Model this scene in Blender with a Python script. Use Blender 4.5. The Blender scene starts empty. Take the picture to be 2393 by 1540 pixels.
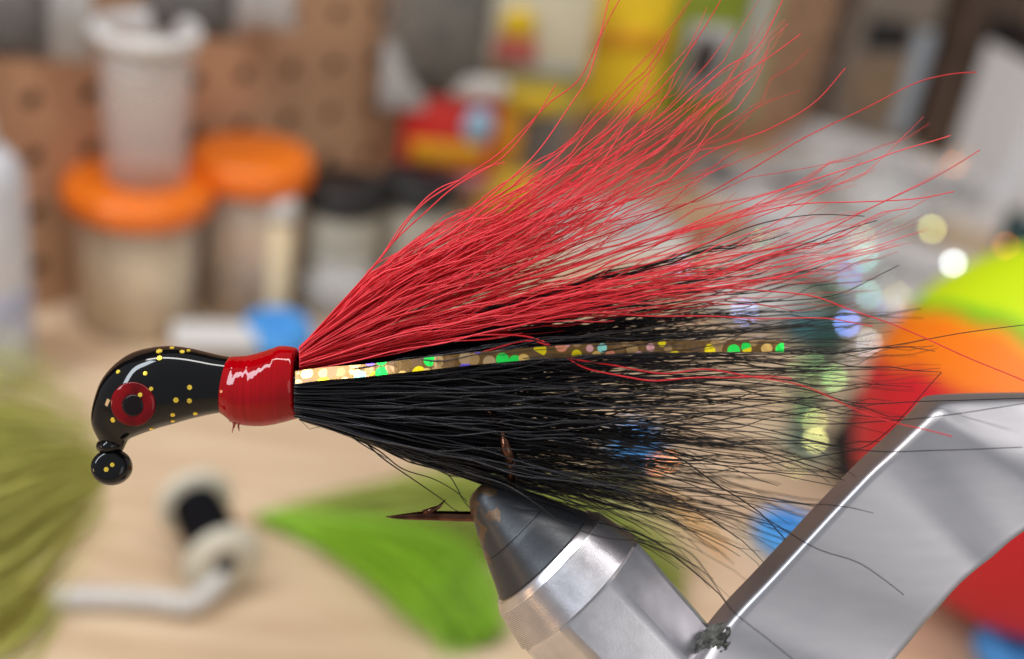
import bpy, math, random
import numpy as np
from mathutils import Vector, Matrix, noise
from mathutils.bvhtree import BVHTree

random.seed(7)
RNG = np.random.default_rng(7)
SC = bpy.context.scene
SC.unit_settings.scale_length = 0.01          # one unit is one centimetre
COL = SC.collection
PI = math.pi

# ------------------------------------------------------------------ camera
FPX, CX, CY = 3000.0, 1196.5, 770.0           # focal length and centre in photo pixels (2393 wide)
FOCUS = 15.3                                  # cm from lens to lure
PITCH, ROLL, CAMH = math.radians(27.86), math.radians(9.19), 29.0
CAM = Vector((0, 0, CAMH))
FW = Vector((0, math.cos(PITCH), -math.sin(PITCH)))
D0 = Vector((0, -math.sin(PITCH), -math.cos(PITCH)))
XW = Vector((1, 0, 0))
RT = XW * math.cos(ROLL) - D0 * math.sin(ROLL)
DN = XW * math.sin(ROLL) + D0 * math.cos(ROLL)
cam_data = bpy.data.cameras.new('camera')
cam = bpy.data.objects.new('camera', cam_data)
COL.objects.link(cam)
SC.camera = cam
m3 = Matrix((RT, -DN, -FW)).transposed()
cam.matrix_world = Matrix.Translation(CAM) @ m3.to_4x4()
cam_data.sensor_width = 36
cam_data.lens = 36 * FPX / 2393.0
cam_data.clip_start = 0.5
cam_data.clip_end = 2000
cam_data.dof.use_dof = True
cam_data.dof.focus_distance = FOCUS - 0.25
cam_data.dof.aperture_fstop = cam_data.lens * 0.001 / (2 * 0.215)
cam_data.dof.aperture_blades = 0

# ------------------------------------------------------------------ world and lamps
world = bpy.data.worlds.new('World')
SC.world = world
world.use_nodes = True
bg = world.node_tree.nodes['Background']
bg.inputs[0].default_value = (0.92, 0.95, 1.0, 1)
bg.inputs[1].default_value = 0.34
LAMP = Vector((-6, 27, 84))


def area(name, loc, target, sx, sy, power, color):
    ld = bpy.data.lights.new(name, 'AREA')
    ld.shape = 'RECTANGLE'
    ld.size, ld.size_y, ld.energy, ld.color = sx, sy, power, color
    o = bpy.data.objects.new(name, ld)
    COL.objects.link(o)
    d = (Vector(target) - Vector(loc)).normalized()
    o.matrix_world = Matrix.Translation(loc) @ d.to_track_quat('-Z', 'Y').to_matrix().to_4x4()
    return o


area('ceiling_tube_lamp', LAMP, LAMP + Vector((0, -0.05, -10)), 90, 7, 40000, (1.0, 0.97, 0.93))
wl = area('window_light', (-54, -6, 73), (0, 14, 20), 62, 11, 37000, (0.84, 0.92, 1.0))
_z = (Vector((-54, -6, 73)) - Vector((0, 14, 20))).normalized()
_x = Vector((-25, -50, -29)).normalized()
_x = (_x - _z * _x.dot(_z)).normalized()
wl.matrix_world = Matrix.Translation((-54, -6, 73)) @ Matrix((_x, _z.cross(_x), _z)).transposed().to_4x4()
area('room_light', (60, -70, 60), (0, 14, 20), 60, 60, 15000, (1.0, 0.97, 0.93))
area('warm_desk_lamp', (-48, -10, 18), (0, 16, 18), 7, 7, 2600, (1.0, 0.62, 0.30))
SC.view_settings.view_transform = 'Standard'
SC.view_settings.look = 'None'
SC.view_settings.exposure = 0.05
SC.view_settings.gamma = 1

# ------------------------------------------------------------------ pixel helpers (measuring only)


def ray(vx, vy):
    return FW + RT * ((vx - CX) / FPX) + DN * ((vy - CY) / FPX)


def pt(vx, vy, d):
    return CAM + ray(vx, vy) * d


def tab(vx, vy, h=0.0):
    r = ray(vx, vy)
    return CAM + r * ((h - CAMH) / r.z)


def depth(p):
    return (p - CAM).dot(FW)


WYAW = math.radians(47.1)
WO = CAM + RT * -19.368 + DN * -11.653 + FW * 51.651   # first hole measured on the board
WU = Vector((math.cos(WYAW), math.sin(WYAW), 0))
WN = Vector((math.sin(WYAW), -math.cos(WYAW), 0))       # towards the room


def wall(vx, vy, off=0.0):
    r = ray(vx, vy)
    t = (WO + WN * off - CAM).dot(WN) / r.dot(WN)
    return CAM + r * t


# ------------------------------------------------------------------ materials
MATS = {}


def pm(name, col, rough=0.5, metal=0.0, coat=0.0, spec=0.5, var=0.0, vscale=1.0, bump=0.0, bscale=5.0,
       alpha=1.0, trans=0.0, sheen=0.0, col2=None):
    m = bpy.data.materials.new(name)
    m.use_nodes = True
    nt = m.node_tree
    b = nt.nodes['Principled BSDF']
    b.inputs['Base Color'].default_value = (*col, 1)
    b.inputs['Roughness'].default_value = rough
    b.inputs['Metallic'].default_value = metal
    b.inputs['Coat Weight'].default_value = coat
    b.inputs['Coat Roughness'].default_value = 0.04
    b.inputs['Specular IOR Level'].default_value = spec
    b.inputs['Alpha'].default_value = alpha
    b.inputs['Transmission Weight'].default_value = trans
    b.inputs['Sheen Weight'].default_value = sheen
    tc = nt.nodes.new('ShaderNodeTexCoord')
    if var > 0 or col2:
        n = nt.nodes.new('ShaderNodeTexNoise')
        n.inputs['Scale'].default_value = vscale
        n.inputs['Detail'].default_value = 5
        nt.links.new(tc.outputs['Object'], n.inputs['Vector'])
        r = nt.nodes.new('ShaderNodeValToRGB')
        c1 = col2 if col2 else tuple(max(0, c * (1 - var)) for c in col)
        c2 = col if col2 else tuple(min(1, c * (1 + var)) for c in col)
        r.color_ramp.elements[0].position = 0.36
        r.color_ramp.elements[1].position = 0.64
        r.color_ramp.elements[0].color = (*c1, 1)
        r.color_ramp.elements[1].color = (*c2, 1)
        nt.links.new(n.outputs['Fac'], r.inputs['Fac'])
        nt.links.new(r.outputs['Color'], b.inputs['Base Color'])
    if bump > 0:
        n2 = nt.nodes.new('ShaderNodeTexNoise')
        n2.inputs['Scale'].default_value = bscale
        n2.inputs['Detail'].default_value = 4
        nt.links.new(tc.outputs['Object'], n2.inputs['Vector'])
        bp = nt.nodes.new('ShaderNodeBump')
        bp.inputs['Strength'].default_value = bump
        bp.inputs['Distance'].default_value = 0.1
        nt.links.new(n2.outputs['Fac'], bp.inputs['Height'])
        nt.links.new(bp.outputs['Normal'], b.inputs['Normal'])
    MATS[name] = m
    return m


def N(m, kind, **kw):
    n = m.node_tree.nodes.new(kind)
    for k, v in kw.items():
        if k in n.inputs:
            n.inputs[k].default_value = v
        else:
            setattr(n, k, v)
    return n


def L(m, a, b):
    m.node_tree.links.new(a, b)


def bsdf(m):
    return m.node_tree.nodes['Principled BSDF']


# ------------------------------------------------------------------ mesh helpers


def mesh(name, V, F, mat, smooth=True):
    me = bpy.data.meshes.new(name)
    me.from_pydata([tuple(v) for v in V], [], [tuple(f) for f in F])
    me.update()
    if mat:
        me.materials.append(mat)
    if smooth:
        me.polygons.foreach_set('use_smooth', [True] * len(me.polygons))
    return me


def fixn(me):
    import bmesh
    bm = bmesh.new()
    bm.from_mesh(me)
    bmesh.ops.recalc_face_normals(bm, faces=bm.faces)
    bm.to_mesh(me)
    bm.free()


def obj(name, V, F, mat, parent=None, smooth=True, off=None, label=None, kind=None, sharp=None):
    if off is not None:
        V = [Vector(v) - off for v in V]
    me = mesh(name, V, F, mat, smooth)
    fixn(me)
    if sharp is not None:
        me.set_sharp_from_angle(angle=math.radians(sharp))
    o = bpy.data.objects.new(name, me)
    COL.objects.link(o)
    if parent:
        o.parent = parent
    if label:
        o['label'] = label
    if kind:
        o['kind'] = kind
    return o


def thing(name, label, cat, M, group=None):
    o = bpy.data.objects.new(name, None)
    COL.objects.link(o)
    o.empty_display_size = 0.5
    o.matrix_world = M
    o['label'], o['category'] = label, cat
    if group:
        o['group'] = group
    return o


def tag(o, label, cat, group=None):
    o['label'], o['category'] = label, cat
    if group:
        o['group'] = group
    return o


def TR(loc, rz=0.0, tilt=None):
    M = Matrix.Translation(loc) @ Matrix.Rotation(rz, 4, 'Z')
    if tilt:
        M = M @ Matrix.Rotation(tilt, 4, 'X')
    return M


def lathe(prof, n=32, axis='z', sq=1.0):
    """prof: list of (r, h); closes at r=0"""
    V, F, rings = [], [], []
    for r, h in prof:
        if r <= 1e-6:
            rings.append([len(V)])
            V.append((0, 0, h))
        else:
            rings.append(list(range(len(V), len(V) + n)))
            for i in range(n):
                a = 2 * PI * i / n
                V.append((r * math.cos(a), r * math.sin(a) * sq, h))
    for a, b in zip(rings, rings[1:]):
        if len(a) == 1 and len(b) == 1:
            continue
        for i in range(n):
            j = (i + 1) % n
            if len(a) == 1:
                F.append((a[0], b[i], b[j]))
            elif len(b) == 1:
                F.append((a[i], a[j], b[0]))
            else:
                F.append((a[i], a[j], b[j], b[i]))
    return V, F


def shell(outer, t):
    """profile of a cup wall of thickness t: outer goes bottom to top, then back down inside"""
    inner = [(max(r - t, 0), h) for r, h in outer]
    return outer + inner[::-1]


def box(sx, sy, sz, bev=0.05, base=True):
    """rounded-edge box, z from 0 up"""
    x, y = sx / 2, sy / 2
    b = min(bev, x * 0.4, y * 0.4, sz * 0.4)
    V, F = [], []
    def ring(ix, z):
        s = len(V)
        for px, py in ((x - ix, y - ix - b), (x - ix - b, y - ix), (-x + ix + b, y - ix), (-x + ix, y - ix - b),
                       (-x + ix, -y + ix + b), (-x + ix + b, -y + ix), (x - ix - b, -y + ix), (x - ix, -y + ix + b)):
            V.append((px, py, z))
        return list(range(s, s + 8))
    rs = [ring(b, 0), ring(0, b), ring(0, sz - b), ring(b, sz)]
    for a, c in zip(rs, rs[1:]):
        for i in range(8):
            j = (i + 1) % 8
            F.append((a[i], a[j], c[j], c[i]))
    F.append(rs[0][::-1])
    F.append(rs[3])
    return V, F


def tube(path, rad, n=8, flat=1.0):
    P = [Vector(p) for p in path]
    if not hasattr(rad, '__len__'):
        rad = [rad] * len(P)
    V, F = [], []
    up = Vector((0, 0, 1))
    t0 = (P[1] - P[0]).normalized()
    if abs(t0.dot(up)) > 0.9:
        up = Vector((0, 1, 0))
    nrm = (up - t0 * up.dot(t0)).normalized()
    for i, p in enumerate(P):
        t = (P[min(i + 1, len(P) - 1)] - P[max(i - 1, 0)]).normalized()
        nrm = (nrm - t * nrm.dot(t)).normalized()
        bn = t.cross(nrm)
        for k in range(n):
            a = 2 * PI * k / n
            V.append(p + nrm * (math.cos(a) * rad[i]) + bn * (math.sin(a) * rad[i] * flat))
        if i:
            for k in range(n):
                j = (k + 1) % n
                F.append(((i - 1) * n + k, (i - 1) * n + j, i * n + j, i * n + k))
    F.append(tuple(range(n))[::-1])
    F.append(tuple(range((len(P) - 1) * n, len(P) * n)))
    return V, F


def spline(pts, m):
    """Catmull-Rom through pts, resampled to m points by arc length"""
    P = np.array(pts, float)
    Q = np.vstack([2 * P[0] - P[1], P, 2 * P[-1] - P[-2]])
    out = []
    for i in range(1, len(Q) - 2):
        for t in np.linspace(0, 1, 12, endpoint=False):
            a, b, c, d = Q[i - 1], Q[i], Q[i + 1], Q[i + 2]
            out.append(0.5 * ((2 * b) + (c - a) * t + (2 * a - 5 * b + 4 * c - d) * t * t + (3 * b - a - 3 * c + d) * t ** 3))
    out.append(Q[-2])
    out = np.array(out)
    s = np.concatenate([[0], np.cumsum(np.linalg.norm(np.diff(out, axis=0), axis=1))])
    q = np.linspace(0, s[-1], m)
    return np.stack([np.interp(q, s, out[:, k]) for k in range(out.shape[1])], 1)


def merge(parts):
    V, F = [], []
    for v, f in parts:
        o = len(V)
        V += [Vector(p) for p in v]
        F += [tuple(i + o for i in q) for q in f]
    return V, F


def xf(vf, M):
    return [M @ Vector(v) for v in vf[0]], vf[1]


# ================================================================== SETTING
# wooden bench top
wood = pm('bench_wood', (0.60, 0.44, 0.27), rough=0.45, bump=0.15, bscale=6)
b = bsdf(wood)
tc = N(wood, 'ShaderNodeTexCoord')
mp = N(wood, 'ShaderNodeMapping')
mp.inputs['Scale'].default_value = (0.12, 0.75, 1)
mp.inputs['Rotation'].default_value = (0, 0, 0.35)
L(wood, tc.outputs['Object'], mp.inputs['Vector'])
ns = N(wood, 'ShaderNodeTexNoise', Scale=1.3, Detail=8)
L(wood, mp.outputs['Vector'], ns.inputs['Vector'])
cr = N(wood, 'ShaderNodeValToRGB')
cr.color_ramp.elements[0].position = 0.3
cr.color_ramp.elements[1].position = 0.7
cr.color_ramp.elements[0].color = (0.58, 0.40, 0.25, 1)
cr.color_ramp.elements[1].color = (0.78, 0.61, 0.42, 1)
L(wood, ns.outputs['Fac'], cr.inputs['Fac'])
L(wood, cr.outputs['Color'], b.inputs['Base Color'])
V, F = box(260, 260, 3.0, 0.3)
o = obj('bench_top', [(x + 20, y + 70, z - 3.0) for x, y, z in V], F, wood, smooth=False)
o['kind'] = 'structure'

# pegboard with real holes, standing on the bench
peg = pm('pegboard_brown', (0.52, 0.30, 0.175), rough=0.5, var=0.10, vscale=0.25, bump=0.1, bscale=20)
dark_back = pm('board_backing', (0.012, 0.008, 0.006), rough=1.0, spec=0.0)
PITCHH = 2.54
nu, nz0 = 58, 26
i0, j0 = -8, -12
zrow0 = WO.z
V, F, vid = [], [], {}


def gv(u, w, t=0.0):
    key = (round(u, 4), round(w, 4), t)
    if key not in vid:
        vid[key] = len(V)
        p = Vector((WO.x, WO.y, 0)) + WU * u
        V.append(Vector((p.x, p.y, w)) - WN * t)
    return vid[key]


for i in range(i0, i0 + nu):
    for j in range(-1, nz0):
        cu, cw = i * PITCHH, zrow0 - (j + j0 + 2) * PITCHH
        if cw < -1:
            continue
        h = PITCHH / 2
        sq = [(cu + h, cw), (cu + h, cw + h), (cu, cw + h), (cu - h, cw + h), (cu - h, cw), (cu - h, cw - h), (cu, cw - h), (cu + h, cw - h)]
        ins = [(cu + 0.40 * math.cos(a * PI / 4), cw + 0.40 * math.sin(a * PI / 4)) for a in range(8)]
        for k in range(8):
            q = (k + 1) % 8
            F.append((gv(*sq[k]), gv(*sq[q]), gv(*ins[q]), gv(*ins[k])))
            F.append((gv(*ins[k]), gv(*ins[q]), gv(*ins[q], 0.2), gv(*ins[k], 0.2)))
me = mesh('pegboard', V, F, peg, smooth=False)
o = bpy.data.objects.new('pegboard', me)
COL.objects.link(o)
o['kind'] = 'structure'
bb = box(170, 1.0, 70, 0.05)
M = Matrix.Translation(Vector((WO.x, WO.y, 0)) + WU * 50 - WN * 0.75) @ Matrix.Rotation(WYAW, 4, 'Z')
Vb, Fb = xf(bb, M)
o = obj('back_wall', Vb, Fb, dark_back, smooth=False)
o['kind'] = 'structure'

# ================================================================== BACKGROUND THINGS
clear = pm('clear_plastic', (0.80, 0.78, 0.76), rough=0.12, alpha=0.30, bump=0.3, bscale=1.0)
haze = pm('frosted_plastic', (0.90, 0.80, 0.68), rough=0.2, alpha=0.26)
cupm = pm('cup_plastic', (0.80, 0.72, 0.68), rough=0.2, alpha=0.27)
orange = pm('orange_plastic', (0.93, 0.20, 0.008), rough=0.32, coat=0.3, var=0.03, vscale=2)
blackp = pm('black_plastic', (0.012, 0.012, 0.014), rough=0.35, var=0.3, vscale=3)
whitep = pm('white_plastic', (0.75, 0.74, 0.73), rough=0.35, var=0.04, vscale=2)
bluep = pm('blue_plastic', (0.05, 0.30, 0.80), rough=0.35, coat=0.3, var=0.08, vscale=2)
rubber_blue = pm('blue_foam', (0.07, 0.36, 0.85), rough=0.5, var=0.08, vscale=2)
tan = pm('tan_filling', (0.88, 0.68, 0.44), rough=0.8, var=0.25, vscale=2.5)
browns = pm('brown_filling', (0.55, 0.34, 0.20), rough=0.8, var=0.35, vscale=2.5)
redp = pm('red_card', (0.62, 0.03, 0.022), rough=0.4, var=0.05, vscale=1)
yellow = pm('yellow_card', (0.82, 0.55, 0.015), rough=0.4, var=0.08, vscale=1)
amber = pm('amber_card', (0.72, 0.32, 0.008), rough=0.4, var=0.15, vscale=1)
cream = pm('cream_card', (0.66, 0.60, 0.44), rough=0.5, var=0.06, vscale=1)
greycard = pm('grey_card', (0.48, 0.46, 0.45), rough=0.5, var=0.12, vscale=1)
palegreen = pm('pale_green_card', (0.42, 0.45, 0.20), rough=0.5, var=0.1, vscale=1)
green = pm('green_card', (0.24, 0.30, 0.02), rough=0.5, var=0.15, vscale=1)
paleblue = pm('pale_blue_print', (0.32, 0.50, 0.66), rough=0.4)
navy = pm('navy_plastic', (0.01, 0.012, 0.12), rough=0.4)
darkfur = pm('dark_fur', (0.055, 0.045, 0.045), rough=0.9, var=0.5, vscale=1.5)
greyfur = pm('grey_brown_fur', (0.11, 0.09, 0.065), rough=0.9, col2=(0.035, 0.03, 0.025), vscale=0.8)
brownwood = pm('brown_wood', (0.11, 0.07, 0.05), rough=0.6, var=0.3, vscale=0.6)
tealp = pm('teal_plastic', (0.006, 0.05, 0.055), rough=0.2, coat=0.5)
card = pm('brown_box_card', (0.30, 0.20, 0.12), rough=0.7, var=0.15, vscale=1)
silver = pm('silver_metal', (0.75, 0.75, 0.76), rough=0.2, metal=1.0)
offwhite = pm('offwhite_spool', (0.72, 0.68, 0.56), rough=0.4, var=0.03, vscale=3)
blackthread = pm('black_thread', (0.005, 0.005, 0.007), rough=0.8, spec=0.1, bump=0.4, bscale=30)
furfilm = pm('fur_bag_film', (0.70, 0.68, 0.66), rough=0.15, alpha=0.12, bump=0.5, bscale=0.8)
bagfilm = pm('bag_film', (0.72, 0.70, 0.68), rough=0.18, alpha=0.32, bump=0.6, bscale=0.8, var=0.1, vscale=0.7)


def jar(label, vx, vy, diam, height, lidmat, lidr, lidh, body, fill, fillh, kind='jar', collar=False):
    diam, height, lidr, lidh, fillh = [q_ * 1.24 for q_ in (diam, height, lidr, lidh, fillh)]
    base = tab(vx, vy)
    t = thing('storage_jar', label, kind, TR(base, 0.2))
    r = diam / 2
    o = lathe(shell([(0.0, 0.0), (r * 0.9, 0.0), (r, 0.15), (r, height - 0.5), (r * 0.88, height)], 0.1), 40)
    obj('glass_body', *o, body, t)
    obj('filling', *lathe([(0, 0.14), (r * 0.86, 0.14), (r * 0.88, fillh * 0.5), (r * 0.84, fillh), (0, fillh * 1.03)], 24), fill, t)
    z = height - 0.25
    obj('lid', *lathe([(0, z + lidh), (lidr * 0.86, z + lidh), (lidr * 0.93, z + lidh - 0.04), (lidr, z + lidh - 0.18), (lidr, z + 0.12), (lidr * 0.97, z), (lidr * 0.93, z), (lidr * 0.93, z + lidh - 0.25), (0, z + lidh - 0.25)], 48), lidmat, t)
    # grip ribs round the lid edge, one joined part
    ribs = []
    for k in range(36):
        a = 2 * PI * k / 36
        ribs.append(xf(box(0.10, 0.16, lidh * 0.66, 0.02), Matrix.Rotation(a, 4, 'Z') @ Matrix.Translation((lidr, 0, z + 0.16))))
    obj('lid_ribs', *merge(ribs), lidmat, t, kind='stuff')
    return t, base


def wtab(vx, vy, h=0):
    return tab(vx, vy, h)


jar('clear jar with wide orange lid and a tall clear cup standing on it', 322, 742, 4.3, 4.7, orange, 2.5, 0.95, haze, tan, 4.0)
jar('clear jar with orange lid, right one, with a pale dropper leaning before it', 575, 700, 3.9, 5.2, orange, 2.15, 1.1, haze, browns, 4.3)
# tall clear cup on the first lid
lidtop = tab(322, 742) + Vector((0.3, 0, (4.7 + 0.95) * 1.24 - 0.25))
t = thing('clear_cup', 'tall clear plastic cup with a white rim standing on the orange lid', 'cup', TR(lidtop) @ Matrix.Diagonal((1.12, 1.12, 1.22, 1)))
obj('cup_wall', *lathe(shell([(0, 0), (1.35, 0), (1.5, 0.15), (1.72, 5.3)], 0.09), 40), cupm, t)
obj('rim', *lathe([(1.68, 5.0), (1.88, 5.0), (1.98, 5.2), (1.95, 5.45), (1.80, 5.55), (1.66, 5.5), (1.62, 5.2), (1.68, 5.0)], 40), whitep, t)
v = []
f = []
nn = 24
for i in range(nn + 1):
    a = PI * 0.95 + PI * 1.1 * i / nn
    top = 5.3
    low = 5.3 - 1.6 * math.sin(PI * i / nn) ** 0.8 - 0.15
    v += [(1.60 * math.cos(a), 1.60 * math.sin(a), top), (1.56 * math.cos(a), 1.56 * math.sin(a), low),
          (1.50 * math.cos(a), 1.50 * math.sin(a), low), (1.52 * math.cos(a), 1.52 * math.sin(a), top)]
    if i:
        k = 4 * i
        for q in range(4):
            w = (q + 1) % 4
            f.append((k - 4 + q, k - 4 + w, k + w, k + q))
obj('paper_liner', v, f, whitep, t)
# dropper / dowel leaning by the second jar
p0 = tab(640, 742)
t = thing('wooden_dowel', 'short tan wooden dowel with a white tip before the right orange jar', 'dowel', TR(p0, 0) @ Matrix.Scale(1.25, 4))
obj('shaft', *lathe([(0, 0), (0.5, 0), (0.52, 0.1), (0.5, 4.2), (0.3, 4.3), (0, 4.3)], 20), tan, t)
obj('tip', *lathe([(0, 4.1), (0.56, 4.1), (0.6, 4.5), (0.5, 4.9), (0.2, 5.1), (0, 5.12)], 20), whitep, t)

# two glass jars with black lids
glassy = pm('grey_glass', (0.62, 0.60, 0.52), rough=0.08, alpha=0.55, bump=0.2, bscale=1)
jar('small glass jar with black lid, the one beside the dowel', 785, 705, 3.0, 4.3, blackp, 1.55, 1.0, glassy, greyfur, 2.4)
jar('small glass jar with black lid under the red packet', 952, 690, 3.0, 4.4, blackp, 1.55, 1.0, glassy, browns, 2.2)
# wrapped foil lump showing glints in front of the jars
palebits = pm('pale_packing', (0.85, 0.81, 0.79), rough=0.4, var=0.15, vscale=0.8)


def lump(sx, sy, sz, n=14, amp=0.25, seed=0, fq=1.2):
    """crumpled closed lump sitting on z=0"""
    V, F = [], []
    for i in range(n + 1):
        th = PI * i / n
        for k in range(2 * n):
            ph = PI * k / n
            d = Vector((math.sin(th) * math.cos(ph), math.sin(th) * math.sin(ph), math.cos(th)))
            r = 1 + amp * noise.noise(d * fq * 2 + Vector((seed, 0, 0))) + amp * 0.5 * noise.noise(d * fq * 5 + Vector((0, seed, 0)))
            z = d.z * sz / 2 * r + sz / 2
            V.append(Vector((d.x * sx / 2 * r, d.y * sy / 2 * r, max(z, 0.0) + 0.001 * (z < 0))))
    m = 2 * n
    for i in range(n):
        for k in range(m):
            j = (k + 1) % m
            F.append((i * m + k, i * m + j, (i + 1) * m + j, (i + 1) * m + k))
    return V, F


def lumpthing(name, label, cat, vx, vy, wpx, hpx, dratio, mat, rz=0, amp=0.25, seed=0, film=None, fmat=None, group=None):
    base = tab(vx, vy)
    s = FPX / depth(base)
    w, h = wpx / s, hpx / s
    if film:
        t = thing(name, label, cat, TR(base, rz), group)
        obj('film', *lump(w, w * dratio, h, 18, amp, seed), film, t)
        obj('contents', *lump(w * 0.8, w * dratio * 0.8, h * 0.8, 14, amp, seed + 3), mat, t)
        return t
    o = obj(name, *lump(w, w * dratio, h, 16, amp, seed), mat)
    o.matrix_world = TR(base, rz)
    return tag(o, label, cat, group)


lumpthing('plastic_bag', 'crumpled clear bag of grey beads lying before the black lidded jars', 'bag', 795, 745, 190, 150, 0.6, greycard, amp=0.2, seed=1, film=bagfilm)
lumpthing('plastic_bag', 'small crumpled clear bag beside the red bucktail hair', 'bag', 960, 700, 150, 140, 0.6, greycard, amp=0.25, seed=5, film=bagfilm)

# flat packets and pouches hanging on the board ----------------------------------------------------------


def packet(label, vx0, vx1, vy0, vy1, off, mat, prints=(), name='hanging_packet', cat='packet', thick=0.5, film=None, header=None, extra_yaw=0.0, group=None):
    cxp, cyp = (vx0 + vx1) / 2, (vy0 + vy1) / 2
    c = wall(cxp, cyp, off)
    d = depth(c)
    yaw = WYAW * 0.35 + extra_yaw
    s = FPX / d
    w = (vx1 - vx0) / s / math.cos(yaw)
    h = (vy1 - vy0) / s / math.cos(PITCH)
    t = thing(name, label, cat, TR(c - Vector((0, 0, h / 2)), yaw), group)
    n = 10
    def pillow(w, h, th, seed=0.0, am=0.3):
        V, F = [], []
        for side in (1, -1):
            o = len(V)
            for i in range(n + 1):
                for j in range(n + 1):
                    u, q = i / n, j / n
                    e = (math.sin(PI * u) * math.sin(PI * q)) ** 0.5
                    z = th * e * (1 + am * noise.noise(Vector((u * 4 + seed, q * 5, side))))
                    V.append(Vector(((u - 0.5) * w, -side * z / 2 - (0.01 * side), q * h)))
            for i in range(n):
                for j in range(n):
                    a = o + i * (n + 1) + j
                    F.append((a, a + 1, a + n + 2, a + n + 1))
        return V, F
    obj('pouch', *pillow(w, h, thick, vx0), mat if not film else film, t)
    if film:
        obj('contents', *pillow(w * 0.86, h * 0.84, thick * 0.8, vx0 + 2), mat, t)
    if header:
        hb = box(w * 1.0, 0.12, h * header[1], 0.02)
        obj('header_card', *xf(hb, Matrix.Translation((0, -0.02, h * (1 - header[1])))), header[0], t)
    for k, (u0, u1, q0, q1, pmat, nm, rnd) in enumerate(prints):
        y = -(thick / 2 + 0.10 + 0.02 * k)
        if rnd:
            vv, ff = lathe([(0, 0), (1, 0), (1, 0.03), (0, 0.03)], 24)
            Mx = Matrix.Translation(((u0 + u1 - 1) / 2 * w, y, (1 - (q0 + q1) / 2) * h)) @ Matrix.Diagonal(((u1 - u0) * w / 2, 1, (q1 - q0) * h / 2, 1)) @ Matrix.Rotation(PI / 2, 4, 'X')
            obj(nm, *xf((vv, ff), Mx), pmat, t)
        else:
            bw, bh = (u1 - u0) * w, (q1 - q0) * h
            obj(nm, *xf(box(bw, 0.06, bh, 0.02), Matrix.Translation((((u0 + u1) / 2 - 0.5) * w, y, (1 - q1) * h))), pmat, t)
    # wire hook back to the board
    dist = (c - WO).dot(WN)
    hl = max(dist / max(math.cos(WYAW - yaw), 0.3), 0.5)
    obj('hook', *tube([(0, 0, h * 0.97), (0, 0.02, h * 1.02), (-0.02 * hl, hl * 0.5, h * 1.03), (0, hl, h * 1.03)], 0.12, 6), silver, t)
    return t


packet('clear bag of dark fur hanging at the top left corner', -40, 118, -60, 128, 2, darkfur, name='fur_bag', cat='bag', thick=2.0, film=furfilm)
packet('clear empty bag hanging beside the corner fur bag', 95, 215, -60, 135, 1.0, greycard, name='fur_bag', cat='bag', thick=0.6, film=bagfilm)
packet('clear bag of purplish dark fur hanging above the tall cup', 335, 560, -80, 78, 2, darkfur, name='fur_bag', cat='bag', thick=2.0, film=furfilm)
packet('flat clear bag at the top beside the purplish fur bag', 545, 690, -60, 62, 0.9, greycard, name='fur_bag', cat='bag', thick=0.5, film=bagfilm)
packet('clear bag of grey brown fur hanging above the red packet', 900, 1160, -80, 215, 2.5, greyfur, name='fur_bag', cat='bag', thick=2.5, film=furfilm)
packet('red packet with yellow lettering band and a pale blue round badge', 940, 1160, 215, 428, 3, redp,
       prints=((0.10, 0.86, 0.50, 0.74, amber, 'lettering_band', False), (0.60, 0.92, 0.14, 0.52, paleblue, 'round_badge', True),
               (0.05, 0.95, 0.84, 0.99, pm('pink_print', (0.5, 0.22, 0.22), rough=0.5), 'lower_band', False),
               (0.45, 1.0, -0.16, 0.04, pm('clear_white', (0.66, 0.64, 0.62), rough=0.3), 'clear_header', False)), thick=1.0)
packet('small shiny clear bag beside the red packet', 892, 1000, 105, 250, 2.0, greycard, name='shiny_bag', cat='bag', thick=0.6, film=bagfilm)
packet('cream packet with a yellow corner patch and red spot', 1150, 1390, -60, 152, 3, cream,
       prints=((0.08, 0.42, 0.38, 0.72, yellow, 'yellow_patch', True), (0.05, 0.45, 0.68, 0.92, pm('rose_print', (0.55, 0.12, 0.10), rough=0.5), 'red_patch', False)), thick=0.8)
packet('yellow green packet with a grey zip strip', 1150, 1355, 146, 262, 3, pm('mustard_card', (0.52, 0.42, 0.06), rough=0.5, var=0.2, vscale=0.8),
       prints=((0.03, 0.97, 0.0, 0.24, pm('zip_strip', (0.42, 0.42, 0.36), rough=0.5), 'zip_strip', False), (0.1, 0.8, 0.5, 0.95, yellow, 'yellow_patch', True)), thick=0.8)
packet('narrow amber packet behind the red hair', 1135, 1215, 262, 420, 2.5, amber, thick=0.8)
packet('dark bag with grey fur behind the red hair', 1205, 1320, 250, 420, 2.0, greyfur, thick=1.0, name='fur_bag', cat='bag', film=bagfilm)
packet('small bright yellow packet under the amber one', 1120, 1250, 400, 500, 3.5, yellow, thick=0.8)
packet('tall golden yellow packet with an orange band', 1382, 1565, -50, 248, 4, yellow,
       prints=((0.02, 0.98, 0.40, 0.52, amber, 'orange_band', False),), thick=1.2)
packet('olive green packet with a dark grey window', 1556, 1730, -60, 262, 4, green,
       prints=((0.22, 0.86, 0.36, 0.82, greycard, 'grey_window', False), (0.3, 0.7, 0.42, 0.74, darkfur, 'dark_window', True)), thick=1.0)
packet('slim pale green and white packet', 1722, 1800, -60, 268, 5, palegreen, prints=((0.15, 0.6, 0.05, 0.95, greycard, 'white_stripe', False),), thick=0.8)

# standing boxes and bottles on the right ---------------------------------------------------------------


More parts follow.
